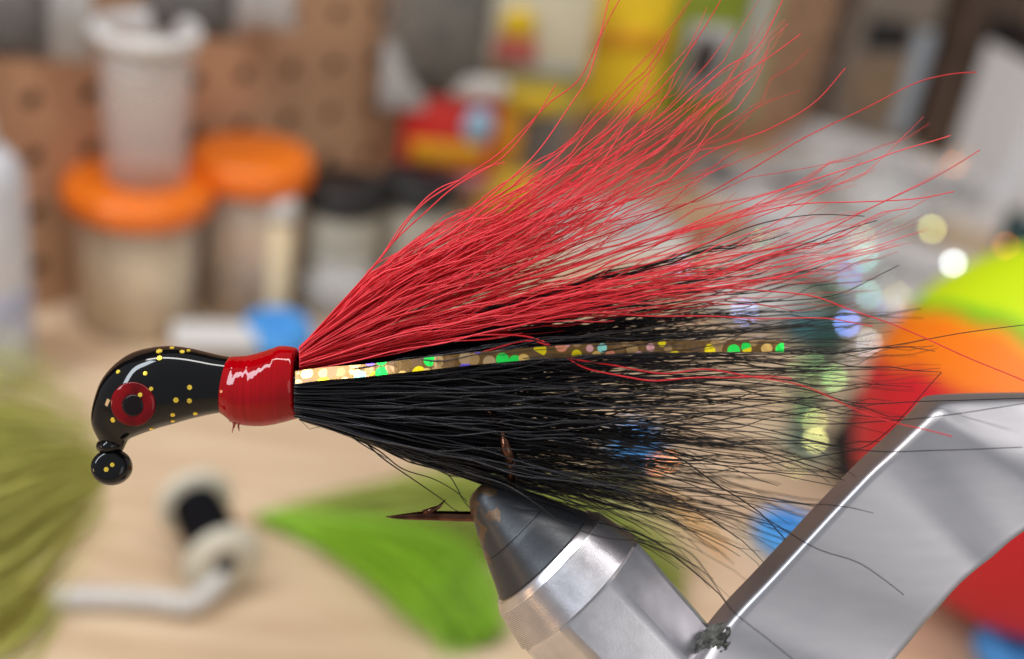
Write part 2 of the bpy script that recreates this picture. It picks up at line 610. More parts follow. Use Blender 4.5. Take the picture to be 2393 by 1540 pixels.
def standbox(name, label, cat, vx, vybase, wpx, hpx, dcm, mat, yaw=0.25, prints=(), lid=None, lean=0.0):
    base = tab(vx, vybase)
    s = FPX / depth(base)
    w, h = wpx / s, hpx / s / math.cos(PITCH)
    t = thing(name, label, cat, TR(base, yaw) @ Matrix.Rotation(lean, 4, 'Y'))
    obj('carton', *box(w, dcm, h, 0.15), mat, t, smooth=False)
    for k, (u0, u1, q0, q1, pmat, nm) in enumerate(prints):
        y = -(dcm / 2 + 0.06 + 0.01 * k)
        obj(nm, *xf(box((u1 - u0) * w, 0.1, (q1 - q0) * h, 0.02), Matrix.Translation((((u0 + u1) / 2 - 0.5) * w, y, (1 - q1) * h))), pmat, t, smooth=False)
    if lid:
        obj('lid', *xf(box(w * 1.06, dcm * 1.06, h * 0.16, 0.2), Matrix.Translation((0, 0, h * 0.98))), lid, t, smooth=False)
    return t


standbox('wooden_crate', 'dark brown wooden upright board behind the packets', 'crate', 1850, 300, 130, 420, 3, brownwood)
standbox('carton_box', 'grey brown carton with a dark label behind the hair tips', 'box', 1985, 300, 210, 420, 5, pm('greybrown_card', (0.25, 0.20, 0.16), rough=0.7, var=0.2, vscale=0.5),
         prints=((0.2, 0.72, 0.42, 0.56, blackp, 'dark_label'), (0.18, 0.75, 0.60, 0.85, card, 'tan_label'), (0.78, 0.98, 0.45, 0.95, pm('bluewhite_print', (0.45, 0.5, 0.56), rough=0.4), 'pale_strip')))
standbox('wooden_crate', 'dark brown wooden case beside the white bottle', 'crate', 2190, 330, 150, 440, 6, brownwood, prints=((0.35, 0.95, 0.74, 0.92, card, 'tan_label'),))
t = standbox('carton_box', 'tall white carton with black lid at the right edge', 'box', 2365, 425, 210, 270, 7, pm('bright_white_card', (0.93, 0.93, 0.95), rough=0.5), lid=blackp, yaw=0.35, prints=((0.3, 0.9, 0.35, 0.5, greycard, 'faint_print'),))
base = tab(2360, 60)
packetlike = standbox('carton_box', 'navy blue box standing far off in the top right corner', 'box', 2300, 130, 90, 160, 4, navy)

# teal bottle with white cap at right edge
base = tab(2370, 610)
t = thing('small_bottle', 'dark teal bottle with a shiny white cap above the striped ball', 'bottle', TR(base + Vector((0.6, 0, 0)), 0) @ Matrix.Scale(1.5, 4))
obj('bottle_body', *lathe([(0, 0), (1.2, 0), (1.3, 0.1), (1.3, 1.9), (1.0, 2.2), (0, 2.2)], 32), tealp, t)
obj('cap', *lathe([(0, 2.2), (1.05, 2.2), (1.1, 2.3), (1.05, 3.3), (0.9, 3.45), (0, 3.5)], 32), whitep, t)

# grey plastic trays and crumpled clear bags in the middle right
traym = pm('grey_tray', (0.80, 0.77, 0.76), rough=0.3, var=0.12, vscale=0.4)


def tray(label, vx, vy, w, d, rz, h=1.2, fillmat=None):
    base = tab(vx, vy)
    t = thing('parts_tray', label, 'tray', TR(base, rz))
    parts = [box(w, d, 0.12, 0.03)]
    for sx, sy, bw, bd in ((0, -1, w, 0.12), (0, 1, w, 0.12), (-1, 0, 0.12, d - 0.26), (1, 0, 0.12, d - 0.26)):
        parts.append(xf(box(bw, bd, h, 0.03), Matrix.Translation((sx * (w / 2 - 0.062), sy * (d / 2 - 0.062), 0.1))))
    obj('tray_shell', *merge(parts), traym, t, smooth=False)
    for k in range(3):
        obj('divider', *xf(box(0.1, d - 0.4, h * 0.8, 0.02), Matrix.Translation((-w / 4 + k * w / 4, 0, 0.12))), traym, t, smooth=False)
    if fillmat:
        for k in range(4):
            V, F = lump(w / 5, d * 0.7, h * 0.8, 10, 0.3, k + vx)
            obj('contents', *xf((V, F), Matrix.Translation((-w * 3 / 8 + k * w / 4, 0, 0.12))), fillmat[k % len(fillmat)], t)
    return t


tray('grey divided tray with dark lures behind the red hair tips', 1790, 455, 9.5, 5, 0.25, fillmat=[darkfur, greycard, darkfur, pm('dark_green_lure', (0.05, 0.10, 0.07), rough=0.5)])
tray('pale grey divided tray in the middle of the bench', 1990, 640, 15, 9, -0.35, fillmat=[greycard, whitep, greycard, greycard])
tray('long pale tray slanting toward the white carton', 2130, 440, 18, 8, -0.5, fillmat=[palebits, whitep, greycard, palebits])
tray('grey tray of mixed packets right of the red hair root', 1420, 560, 8, 5, 0.2, fillmat=[greycard, browns, greycard, whitep])
lumpthing('plastic_bag', 'crumpled white plastic bag right of centre on the bench', 'bag', 2050, 540, 260, 150, 0.8, whitep, amp=0.3, seed=9, film=bagfilm)
lumpthing('plastic_bag', 'large crumpled clear bag behind the tinsel', 'bag', 1750, 740, 300, 90, 0.7, palebits, amp=0.3, seed=14, film=bagfilm)
lumpthing('plastic_bag', 'crumpled grey bag beside the striped ball', 'bag', 2120, 760, 230, 110, 0.7, palebits, amp=0.3, seed=22, film=bagfilm)
lumpthing('fur_patch', 'dull brown fur patch on the bench behind the lure tail', 'fur', 1640, 560, 200, 90, 0.6, browns, amp=0.4, seed=31)
lumpthing('fur_patch', 'dark teal fluff beside the tinsel', 'fur', 1900, 800, 150, 70, 0.7, pm('teal_fluff', (0.05, 0.16, 0.19), rough=0.9, var=0.3, vscale=2), amp=0.4, seed=33)

# tinsel bundle with sequins catching the lamp -----------------------------------------------------------
tin = pm('tinsel_film', (0.20, 0.42, 0.36), rough=0.3, metal=0.8, var=0.5, vscale=2.5)
tb = tab(1900, 760)
t = thing('tinsel_bundle', 'loose bundle of holographic tinsel sparkling green and blue on the bench', 'tinsel', TR(tb))
strips = []
path0 = [tab(1700, 700, 0.3), tab(1850, 640, 1.2), tab(1960, 700, 1.4), tab(1920, 820, 1.0), tab(1890, 900, 0.7), tab(1870, 1060, 0.2)]
loc = [(p - tb) for p in path0]
for k in range(60):
    pts = [Vector(p) + Vector((RNG.normal(0, 0.55), RNG.normal(0, 0.7), abs(RNG.normal(0, 0.3)))) for p in loc[RNG.integers(0, 3):]]
    sp = spline([tuple(p) for p in pts], 16)
    strips.append(tube(sp, 0.045, 4, 0.3))
obj('tinsel_strands', *merge(strips), tin, t, kind='stuff')
seqcols = {'g': (0.45, 0.85, 0.30), 'y': (0.85, 0.85, 0.30), 'b': (0.22, 0.36, 1.0), 'w': (0.85, 0.95, 1.0), 'c': (0.35, 0.80, 0.75), 'o': (1.0, 0.34, 0.08), 'p': (0.60, 0.50, 0.85)}
seqm = {k: pm('sequin_' + k, c, rough=0.03, metal=1.0) for k, c in seqcols.items()}
SEQ = [(1785, 560, 'g', 0.8), (1840, 560, 'g', .5), (2015, 555, 'y', 0.7), (2018, 605, 'c', 1.0), (1985, 640, 'b', 0.9), (1965, 665, 'g', 0.5), (2178, 535, 'y', 1.1), (2030, 690, 'c', 0.9),
       (2228, 615, 'w', 1.3), (1980, 755, 'b', 1.2), (2100, 690, 'y', 0.7), (2088, 700, 'y', .5), (2030, 800, 'w', 0.8), (2040, 715, 'b', 0.6), (1740, 730, 'b', 1.0), (1725, 740, 'p', .5), (1865, 860, 'g', 0.6), (1900, 850, 'g', .6),
       (1950, 885, 'g', 1.0), (1895, 905, 'y', 0.6), (1905, 985, 'y', 0.8), (1905, 1030, 'y', 0.9), (1880, 965, 'g', .6), (1590, 625, 'b', 0.9), (1820, 545, 'p', .6), (2000, 830, 'p', .5),
       (2230, 385, 'o', 0.9), (2250, 360, 'o', 0.6), (2215, 400, 'o', .5), (2350, 575, 'o', 0.9), (2310, 560, 'o', .4), (2235, 740, 'y', 0.5), (2268, 820, 'y', 0.6), (2360, 835, 'y', 0.5), (1560, 1078, 'o', .9), (1535, 1085, 'o', .8)]
for vx, vy, c, s in list(SEQ):
    if vx > 1700:
        for q in range(2):
            SEQ.append((vx + RNG.normal(0, 45), vy + RNG.normal(0, 40), c, s * RNG.uniform(0.3, 0.6)))
for vx, vy, c, s in SEQ:
    p = tab(vx, vy, 2.8)
    if vx > 2200 and 700 < vy < 850:
        continue
    r = 0.115 * s
    jx = RNG.uniform(-20, 20)
    n = ((CAM - p).normalized() + (LAMP + Vector((jx, 0, 0)) - p).normalized()).normalized()
    q = n.to_track_quat('Z', 'Y').to_matrix().to_4x4()
    V, F = lathe([(0, 0.01), (r, 0.008), (r, -0.01), (0, -0.012)], 12)
    V = [q @ Vector(v) + (p - tb) for v in V]
    obj('sequin', V, F, seqm[c], t, smooth=False)

# striped foam ball on the right -----------------------------------------------------------------------
BR = 5.0
for _ in range(12):
    bc = tab(2475, 1030, BR)
    BR = 465 / FPX * depth(bc)
ballm = pm('striped_foam', (0.6, 0.8, 0.02), rough=0.55, bump=0.1, bscale=6)
tcn = N(ballm, 'ShaderNodeTexCoord')
dotn = N(ballm, 'ShaderNodeVectorMath', operation='DOT_PRODUCT')
ax = (DN * 1.0 - RT * 0.62)
dotn.inputs[1].default_value = ax
nn_ = N(ballm, 'ShaderNodeTexNoise', Scale=0.5, Detail=1)
L(ballm, tcn.outputs['Object'], nn_.inputs['Vector'])
L(ballm, tcn.outputs['Object'], dotn.inputs[0])
mad = N(ballm, 'ShaderNodeMath', operation='MULTIPLY_ADD')
mad.inputs[1].default_value = 1.2
L(ballm, nn_.outputs['Fac'], mad.inputs[0])
L(ballm, dotn.outputs['Value'], mad.inputs[2])
mr = N(ballm, 'ShaderNodeMapRange')
mr.inputs['From Min'].default_value = -1.15 * BR
mr.inputs['From Max'].default_value = 1.15 * BR
L(ballm, mad.outputs[0], mr.inputs['Value'])
cr = N(ballm, 'ShaderNodeValToRGB')
els = cr.color_ramp.elements
els[0].position, els[0].color = 0.0, (0.62, 0.80, 0.0, 1)
els[1].position, els[1].color = 1.0, (0.62, 0.008, 0.02, 1)
for p_, c_ in ((0.405, (0.58, 0.78, 0.0, 1)), (0.425, (0.01, 0.42, 0.015, 1)), (0.45, (0.80, 0.35, 0.0, 1)), (0.465, (0.92, 0.20, 0.0, 1)), (0.585, (0.92, 0.20, 0.0, 1)), (0.62, (0.62, 0.008, 0.02, 1))):
    e = els.new(p_)
    e.color = c_
L(ballm, mr.outputs['Result'], cr.inputs['Fac'])
L(ballm, cr.outputs['Color'], bsdf(ballm).inputs['Base Color'])
V, F = lathe([(BR * math.sin(PI * k / 32), -BR * math.cos(PI * k / 32)) for k in range(33)], 48)
o = obj('foam_ball', V, F, ballm)
o.matrix_world = Matrix.Translation(bc)
tag(o, 'large ball striped in lime, green, orange and red behind the vise arm', 'ball')

lumpthing('fur_patch', 'black fur patch lying beside the striped ball', 'fur', 1990, 1125, 150, 250, 0.8, blackp, amp=0.4, seed=41)
lumpthing('fur_patch', 'small black feather tuft behind the lure tail', 'fur', 1450, 1130, 110, 60, 0.6, blackp, amp=0.5, seed=44)


# blue foam rings
def ring(label, vx, vy, R, r, mat, tilt=0.0, rz=0.0, name='foam_ring'):
    R, r = R * 1.3, r * 1.3
    base = tab(vx, vy)
    V, F = lathe([(R + r * math.cos(a), r * 1.2 * math.sin(a) + r * 1.2) for a in [2 * PI * k / 16 for k in range(17)]], 36)
    o = obj(name, V, F, mat)
    o.matrix_world = TR(base, rz) @ Matrix.Rotation(tilt, 4, 'X')
    tag(o, label, 'ring', 'blue foam rings on the bench')
    return o


ring('blue foam ring on the bench left of the vise arm', 1830, 1275, 0.62, 0.38, rubber_blue)
ring('blue foam ring in the bottom right corner', 2350, 1545, 0.62, 0.38, rubber_blue)
ring('blue foam ring behind the red thread collar', 645, 812, 0.80, 0.46, rubber_blue)
ring('blue foam ring seen through the black hair', 1480, 1065, 0.62, 0.36, rubber_blue)
base = tab(500, 835)
t = thing('bead_box', 'small white bead box behind the black lure head', 'box', TR(base, 0.3) @ Matrix.Scale(1.2, 4))
obj('box_body', *box(2.9, 1.6, 0.8, 0.15), haze, t, smooth=False)
obj('box_lid', *xf(box(3.0, 1.7, 0.25, 0.08), Matrix.Translation((0, 0, 0.8))), whitep, t, smooth=False)

# white bottle at the left edge
base = tab(-20, 870)
t = thing('squeeze_bottle', 'white squeeze bottle cut off by the left edge', 'bottle', TR(base, 0) @ Matrix.Scale(1.22, 4))
obj('bottle_body', *lathe([(0, 0), (1.25, 0), (1.35, 0.15), (1.35, 6.8), (1.2, 7.5), (0.7, 8.1), (0, 8.1)], 40), pm('bluish_white', (0.66, 0.66, 0.70), rough=0.25, var=0.08, vscale=0.6), t)
obj('nozzle', *lathe([(0, 8.1), (0.5, 8.1), (0.45, 8.8), (0.15, 9.6), (0, 9.6)], 24), whitep, t)
obj('label_band', *lathe([(1.37, 1.2), (1.37, 3.4), (1.39, 3.42), (1.40, 3.3), (1.40, 1.3), (1.39, 1.18), (1.37, 1.2)], 40), pm('lavender_label', (0.45, 0.48, 0.62), rough=0.3, var=0.1, vscale=1), t)
base = tab(10, 880)
lumpthing('plastic_bag', 'crumpled clear bag catching warm light at the left edge', 'bag', 10, 900, 150, 190, 0.6, greycard, amp=0.3, seed=51, film=bagfilm)

# white spool of black thread with its bobbin holder -----------------------------------------------------
sp0, sp1 = tab(430, 1290, 1.6), tab(508, 1395, 1.45)
sdir = Vector((0.52, -0.80, -0.02)).normalized()
sc_ = pt(462, 1258, 1.0)
sc_ = tab(488, 1240, 1.6)
q = sdir.to_track_quat('Z', 'Y').to_matrix().to_4x4()
t = thing('thread_spool', 'white spool of black tying thread lying on the bench', 'spool', Matrix.Translation(sc_) @ q @ Matrix.Diagonal((1.05, 1.05, 1.5, 1)))
for s in (-1, 1):
    pr = [(0.38, 0.95), (1.10, 0.95), (1.25, 1.0), (1.27, 1.08), (1.22, 1.16), (0.45, 1.2), (0.38, 1.2), (0.38, 0.95)]
    obj('flange', *lathe([(r, h * s) for r, h in pr], 48), offwhite, t)
obj('thread_winding', *lathe([(0.31, -0.93), (0.80, -0.93)] + [(0.80 + 0.012 * (k % 2) + 0.05 * math.sin(PI * k / 30), -0.93 + 1.86 * k / 30) for k in range(1, 30)] + [(0.80, 0.93), (0.31, 0.93)], 40), blackthread, t)
obj('core', *lathe([(0, -1.15), (0.36, -1.15), (0.36, 1.22), (0, 1.22)], 20), blackp, t)
tu0, tu1 = sc_ + sdir * 1.5, tab(95, 1400, 0.5)
tm = pm('bobbin_tube', (0.74, 0.72, 0.70), rough=0.2, alpha=0.7)
t = thing('bobbin_tube', 'clear plastic tube running from the spool hub to the lower left', 'tube', Matrix.Translation(tu1))
mid = [sc_ + sdir * 1.75 - Vector((0, 0, 0.5)), tab(450, 1408, 0.6), tab(350, 1400, 0.5), tab(200, 1395, 0.5), tu1]
path = spline([tuple(p - tu1) for p in mid], 20)
obj('tube_wall', *tube(path, [0.36] * 20, 14), tm, t)
obj('brass_end', *tube([path[-2], path[-1], path[-1] + (path[-1] - path[-2]) * 1.0], 0.39, 14), pm('tan_brass', (0.55, 0.42, 0.25), rough=0.4), t)


# dyed hair tufts: olive at left, bright green behind the vise -------------------------------------------
def hairs(curves, radii, n=4):
    """curves: list of (m,3) arrays, radii: list of (m,) arrays -> joined tube mesh arrays"""
    Vs, Fs, base = [], [], 0
    ring_cache = {}
    for C, R in zip(curves, radii):
        m = len(C)
        T = np.gradient(C, axis=0)
        T /= np.linalg.norm(T, axis=1)[:, None] + 1e-9
        up = np.array([0.13, 0.22, 0.966])
        A = np.cross(T, up)
        A /= np.linalg.norm(A, axis=1)[:, None] + 1e-9
        B = np.cross(T, A)
        an = 2 * PI * np.arange(n) / n + 0.6
        v = C[:, None, :] + R[:, None, None] * (np.cos(an)[None, :, None] * A[:, None, :] + np.sin(an)[None, :, None] * B[:, None, :])
        Vs.append(v.reshape(-1, 3))
        if m not in ring_cache:
            fs = []
            for i in range(m - 1):
                for k in range(n):
                    j = (k + 1) % n
                    fs.append((i * n + k, i * n + j, (i + 1) * n + j, (i + 1) * n + k))
            ring_cache[m] = np.array(fs, dtype=np.int64)
        Fs.append(ring_cache[m] + base)
        base += m * n
    return np.concatenate(Vs), np.concatenate(Fs)


def hair_obj(name, curves, radii, mat, parent=None, n=4, off=None, kind='stuff', label=None, jitter=True):
    V, F = hairs(curves, radii, n)
    if off is not None:
        V = V - np.array(off)
    me = bpy.data.meshes.new(name)
    me.vertices.add(len(V))
    me.vertices.foreach_set('co', V.astype(np.float32).ravel())
    me.loops.add(len(F) * 4)
    me.loops.foreach_set('vertex_index', F.astype(np.int32).ravel())
    me.polygons.add(len(F))
    me.polygons.foreach_set('loop_start', np.arange(len(F), dtype=np.int32) * 4)
    me.polygons.foreach_set('use_smooth', np.ones(len(F), dtype=bool))
    me.update(calc_edges=True)
    # one tone value per hair
    at = me.attributes.new('tone', 'FLOAT', 'POINT')
    tv = np.concatenate([np.full(len(C) * n, RNG.uniform(0, 1)) for C in curves])
    at.data.foreach_set('value', tv.astype(np.float32))
    me.materials.append(mat)
    o = bpy.data.objects.new(name, me)
    COL.objects.link(o)
    if parent:
        o.parent = parent
    if kind:
        o['kind'] = kind
    if label:
        o['label'] = label
    return o


def hair_mat(name, c1, c2, rough=0.35, spec=0.5):
    m = pm(name, c1, rough=rough, spec=spec)
    a = N(m, 'ShaderNodeAttribute', attribute_name='tone')
    r = N(m, 'ShaderNodeValToRGB')
    r.color_ramp.elements[0].color = (*c1, 1)
    r.color_ramp.elements[1].color = (*c2, 1)
    L(m, a.outputs['Fac'], r.inputs['Fac'])
    L(m, r.outputs['Color'], bsdf(m).inputs['Base Color'])
    return m


def tuft(name, label, cat, world_path, widths, n, rad, mat, zs=0.8, m=12, lmin=0.5, group=None):
    base = Vector(world_path[0])
    P = spline([tuple(Vector(p) - base) for p in world_path], 24)
    W = np.interp(np.linspace(0, 1, 24), np.linspace(0, 1, len(widths)), widths)
    cs, rs = [], []
    T = np.gradient(P, axis=0)
    T /= np.linalg.norm(T, axis=1)[:, None]
    side = np.cross(T, np.array([0, 0, 1.0]))
    side /= np.linalg.norm(side, axis=1)[:, None] + 1e-9
    for k in range(n):
        a = RNG.uniform(0, 2 * PI)
        rr = abs(RNG.normal(0, 0.75))
        s0 = RNG.uniform(0, 0.35)
        s1 = s0 + (1.0 - s0) * RNG.uniform(lmin, 1.0)
        s = np.linspace(s0, s1, m) * 23
        i = np.clip(s.astype(int), 0, 22)
        f_ = (s - i)[:, None]
        c = P[i] * (1 - f_) + P[i + 1] * f_
        sd = side[i]
        w = np.interp(s, np.arange(24), W)
        c = c + sd * (w * rr * math.cos(a))[:, None]
        c[:, 2] += np.maximum(w * rr * math.sin(a) * zs, -c[:, 2] - base.z + 0.05)
        c[:, 2] = np.maximum(c[:, 2], -base.z + 0.03)
        cs.append(c)
        rs.append(np.linspace(rad, rad * 0.4, m))
    o = hair_obj(name, cs, rs, mat, kind=None)
    o.location = base
    tag(o, label, cat, group)
    return o


gh = hair_mat('green_dyed_hair', (0.16, 0.30, 0.01), (0.50, 0.95, 0.05), rough=0.5)
ghd = hair_mat('olive_dyed_hair', (0.20, 0.25, 0.03), (0.46, 0.52, 0.09), rough=0.6)
oh = hair_mat('yellow_olive_hair', (0.30, 0.27, 0.04), (0.66, 0.66, 0.16), rough=0.6)
tuft('green_bucktail', 'bright green dyed hair tuft curving across the bench behind the vise', 'hair tuft',
     [tab(600, 1205, 0.3), tab(760, 1240, 0.5), tab(930, 1300, 0.8), tab(1060, 1385, 0.9), tab(1140, 1500, 0.4)], [0.1, 0.35, 0.7, 1.0, 0.9], 1800, 0.05, gh)
tuft('olive_bucktail', 'olive green dyed hair tuft spreading behind the black lure hair', 'hair tuft',
     [tab(640, 1200, 0.3), tab(850, 1180, 0.8), tab(1080, 1180, 1.2), tab(1350, 1250, 1.2), tab(1600, 1400, 0.5)], [0.12, 0.45, 0.9, 1.4, 1.6], 1700, 0.05, ghd)
tuft('yellow_olive_bucktail', 'yellow olive dyed hair patch cut off by the left edge', 'hair tuft',
     [pt(-420, 1330, 29), pt(-230, 1250, 29), pt(-20, 1170, 30), pt(250, 1090, 31)], [1.6, 2.4, 2.0, 0.9], 2400, 0.035, oh, zs=1.0)
tuft('dark_green_fur', 'small dark green fur scrap at the lower left edge', 'hair tuft',
     [tab(-120, 1440, 0.4), tab(20, 1420, 0.6), tab(100, 1400, 0.3)], [0.8, 1.0, 0.5], 500, 0.045, ghd)
# orange wire
wp = [tab(1490, 1105, 0.3), tab(1540, 1150, 0.4), tab(1600, 1190, 0.4), tab(1650, 1240, 0.3), tab(1700, 1290, 0.1)]
o = obj('orange_wire', *tube([Vector(p) - wp[0] for p in wp], 0.13, 8), pm('orange_wire', (0.85, 0.42, 0.04), rough=0.4))
o.location = wp[0]
tag(o, 'short orange wire on the bench seen through the black hair', 'wire')

# ================================================================== FOREGROUND FRAME
FO = CAM + FW * FOCUS
FM = Matrix.Translation(FO) @ Matrix((RT, -DN, -FW)).transposed().to_4x4()
S = FOCUS / FPX


def fx(vx, vy, z=0.0):
    k = (FOCUS - z) / FOCUS
    return Vector(((vx - CX) * S * k, -(vy - CY) * S * k, z))


def c1(x, y):      # crop 1 pixel -> photo pixel
    return ((200 + x / 3.85) / 1.02, (780 + y / 3.85) / 1.02)


def c3(x, y):
    return ((900 + x / 2.606) / 1.02, (980 + y / 2.606) / 1.02)


def c4(x, y):
    return ((1600 + x / 2.228) / 1.02, (880 + y / 2.228) / 1.02)


# ------------------------------------------------------------------ lure materials
black_paint = pm('black_gloss_paint', (0.002, 0.002, 0.0025), rough=0.5, coat=0.8, spec=0.02, bump=0.02, bscale=7)
gold = pm('gold_glitter', (1.0, 0.66, 0.07), rough=0.35, metal=0.5, var=0.15, vscale=8)
eye_red = pm('eye_red_foil', (0.15, 0.002, 0.004), rough=0.5, coat=0.5, spec=0.0, metal=0.0, var=0.45, vscale=3)
pupil_m = pm('pupil_dark', (0.006, 0.003, 0.004), rough=0.4, coat=0.35, spec=0.1)
bronze = pm('bronze_hook', (0.12, 0.055, 0.035), rough=0.2, metal=1.0, var=0.4, vscale=6)
thread_m = pm('red_thread_epoxy', (0.42, 0.003, 0.012), rough=0.6, coat=0.7, spec=0.0)
b = bsdf(thread_m)
b.inputs['Coat Roughness'].default_value = 0.03
tcn = N(thread_m, 'ShaderNodeTexCoord')
wv = N(thread_m, 'ShaderNodeTexWave', Scale=22.0, Distortion=1.2, Detail=2)
L(thread_m, tcn.outputs['Object'], wv.inputs['Vector'])
bp = N(thread_m, 'ShaderNodeBump', Strength=0.10, Distance=0.01)
L(thread_m, wv.outputs['Fac'], bp.inputs['Height'])
L(thread_m, bp.outputs['Normal'], b.inputs['Normal'])
nz = N(thread_m, 'ShaderNodeTexNoise', Scale=4.5, Detail=2)
L(thread_m, tcn.outputs['Object'], nz.inputs['Vector'])
bp2 = N(thread_m, 'ShaderNodeBump', Strength=0.13, Distance=0.05)
L(thread_m, nz.outputs['Fac'], bp2.inputs['Height'])
L(thread_m, bp2.outputs['Normal'], b.inputs['Coat Normal'])
mpn = N(thread_m, 'ShaderNodeMapping')
mpn.inputs['Scale'].default_value = (60, 1.0, 1.0)
L(thread_m, tcn.outputs['Object'], mpn.inputs['Vector'])
nz2 = N(thread_m, 'ShaderNodeTexNoise', Scale=1.0, Detail=3)
L(thread_m, mpn.outputs['Vector'], nz2.inputs['Vector'])
cr = N(thread_m, 'ShaderNodeValToRGB')
cr.color_ramp.elements[0].color = (0.26, 0.0, 0.002, 1)
cr.color_ramp.elements[1].color = (0.40, 0.0002, 0.004, 1)
cr.color_ramp.elements[0].position = 0.25
cr.color_ramp.elements[1].position = 0.75
L(thread_m, nz2.outputs['Fac'], cr.inputs['Fac'])
L(thread_m, cr.outputs['Color'], b.inputs['Base Color'])
resin = pm('red_resin_drip', (0.30, 0.004, 0.010), rough=0.12, coat=1.0)

JO = fx(780, 900)
jig = thing('fishing_jig', 'black headed fishing jig with red eye, red thread collar and long red over black tail', 'fishing lure', FM @ Matrix.Translation(JO))


def pair_body(pairs, depthk, n=40, cap0=True, cap1=True, pw=0.85):
    """rings between upper and lower outline points; depthk: depth radius / half width"""
    V, F = [], []
    for i, (a, c, dk) in enumerate(pairs):
        a, c = fx(*a), fx(*c)
        m = (a + c) / 2
        h = (a - c) / 2
        dz = h.length * dk
        for k in range(n):
            t = 2 * PI * k / n
            ct, st = math.cos(t), math.sin(t)
            st2 = math.copysign(abs(st) ** pw, st)
            V.append(m + h * ct + Vector((0, 0, dz * st2)))
        if i:
            for k in range(n):
                j = (k + 1) % n
                F.append(((i - 1) * n + k, (i - 1) * n + j, i * n + j, i * n + k))
    if cap0:
        F.append(tuple(range(n))[::-1])
    if cap1:
        F.append(tuple(range((len(pairs) - 1) * n, len(pairs) * n)))
    return V, F


HP = [((1400, 285), (1370, 775), .95), ((1340, 272), (1280, 782), .95), ((1230, 252), (1180, 796), .95), ((1100, 220), (1060, 822), .92), ((950, 187), (930, 855), .9), ((780, 170), (800, 893), .88),
      ((620, 185), (690, 923), .86), ((450, 232), (590, 957), .84), ((300, 332), (500, 990), .82), ((180, 472), (432, 1018), .8), ((108, 650), (400, 1040), .8), ((75, 810), (388, 1058), .8),
      ((86, 910), (380, 1075), .82), ((128, 1005), (372, 1090), .85), ((150, 1050), (366, 1110), .9), ((160, 1110), (345, 1150), .9)]
U = np.array([[a[0], a[1], c[0], c[1], d] for a, c, d in HP], float)
Usp = spline(U, 46)
pairs = [(c1(u[0], u[1]), c1(u[2], u[3]), u[4]) for u in Usp]
V, F = pair_body(pairs, 1)
head = obj('jig_head', V, F, black_paint, jig, off=JO)
hv = [Vector(v) for v in V]
bvh = BVHTree.FromPolygons(hv, F)
# neck bead and line eye
neck_c = c1(246, 1085)
V, F = lathe([(0.0, -0.09), (0.12, -0.088), (0.19, -0.06), (0.215, 0.0), (0.19, 0.055), (0.12, 0.085), (0, 0.09)], 32)
Mn = Matrix.Translation(fx(*neck_c)) @ Matrix.Rotation(math.radians(-4), 4, 'Z') @ Matrix.Rotation(PI / 2, 4, 'X') @ Matrix.Diagonal((0.80, 0.9, 0.95, 1))
Mn = Matrix.Translation(fx(*neck_c)) @ Matrix.Rotation(math.radians(5), 4, 'Z') @ Matrix.Rotation(PI / 2, 4, 'X') @ Matrix.Diagonal((0.79, 0.85, 0.95, 1))
Vn, Fn = xf((V, F), Mn)
for i, v in enumerate(Vn):
    v += Vector((0.012, 0.010, 0.0)) * noise.noise(v * 6)
obj('neck_bead', Vn, Fn, black_paint, jig, off=JO)
rr = 181 / 3.85 / 1.02 * S
prof = [(0, 0.155), (rr * 0.3, 0.158), (rr * 0.55, 0.160), (rr * 0.75, 0.148), (rr * 0.9, 0.115), (rr, 0.045), (rr * 1.0, -0.045), (rr * 0.9, -0.12), (rr * 0.75, -0.145), (rr * 0.55, -0.150), (rr * 0.3, -0.148), (0, -0.145)]
P2 = spline(prof, 40)
Vb, Fb = xf(lathe([(max(p[0], 0) if 0 < i < 39 else 0, p[1]) for i, p in enumerate(P2)], 48), Matrix.Translation(fx(*c1(255, 1283))) @ Matrix.Rotation(math.radians(-8), 4, 'X') @ Matrix.Diagonal((1.0, 0.92, 1, 1)))
leye = obj('line_eye', Vb, Fb, black_paint, jig, off=JO)
# eye
ec = c1(452, 705)
hit = bvh.ray_cast(fx(*ec, 2.0), (fx(*ec, -2.0) - fx(*ec, 2.0)).normalized())
en = hit[1]
if en.z < 0:
    en = -en
en = (en * 0.45 + Vector((0, 0, 1)) * 0.55).normalized()
R_e = 200 / 3.85 / 1.02 * S
q = en.to_track_quat('Z', 'Y').to_matrix().to_4x4()
Me = Matrix.Translation(hit[0] + en * 0.005) @ q
V, F = xf(lathe([(R_e * 0.97, -0.08), (R_e, -0.0), (R_e * 0.99, 0.010), (R_e * 0.95, 0.018), (R_e * 0.7, 0.026), (R_e * 0.5, 0.030), (R_e * 0.45, 0.024), (0, 0.024)], 56), Me)
eye = obj('eye', V, F, eye_red, jig, off=JO)
eye_v, eye_f = V, F
V, F = xf(lathe([(R_e * 0.485, 0.02), (R_e * 0.478, 0.034), (R_e * 0.40, 0.038), (R_e * 0.2, 0.041), (0, 0.042)], 40), Me @ Matrix.Translation((0.008, -0.01, 0)))
obj('pupil', V, F, pupil_m, eye, off=JO)
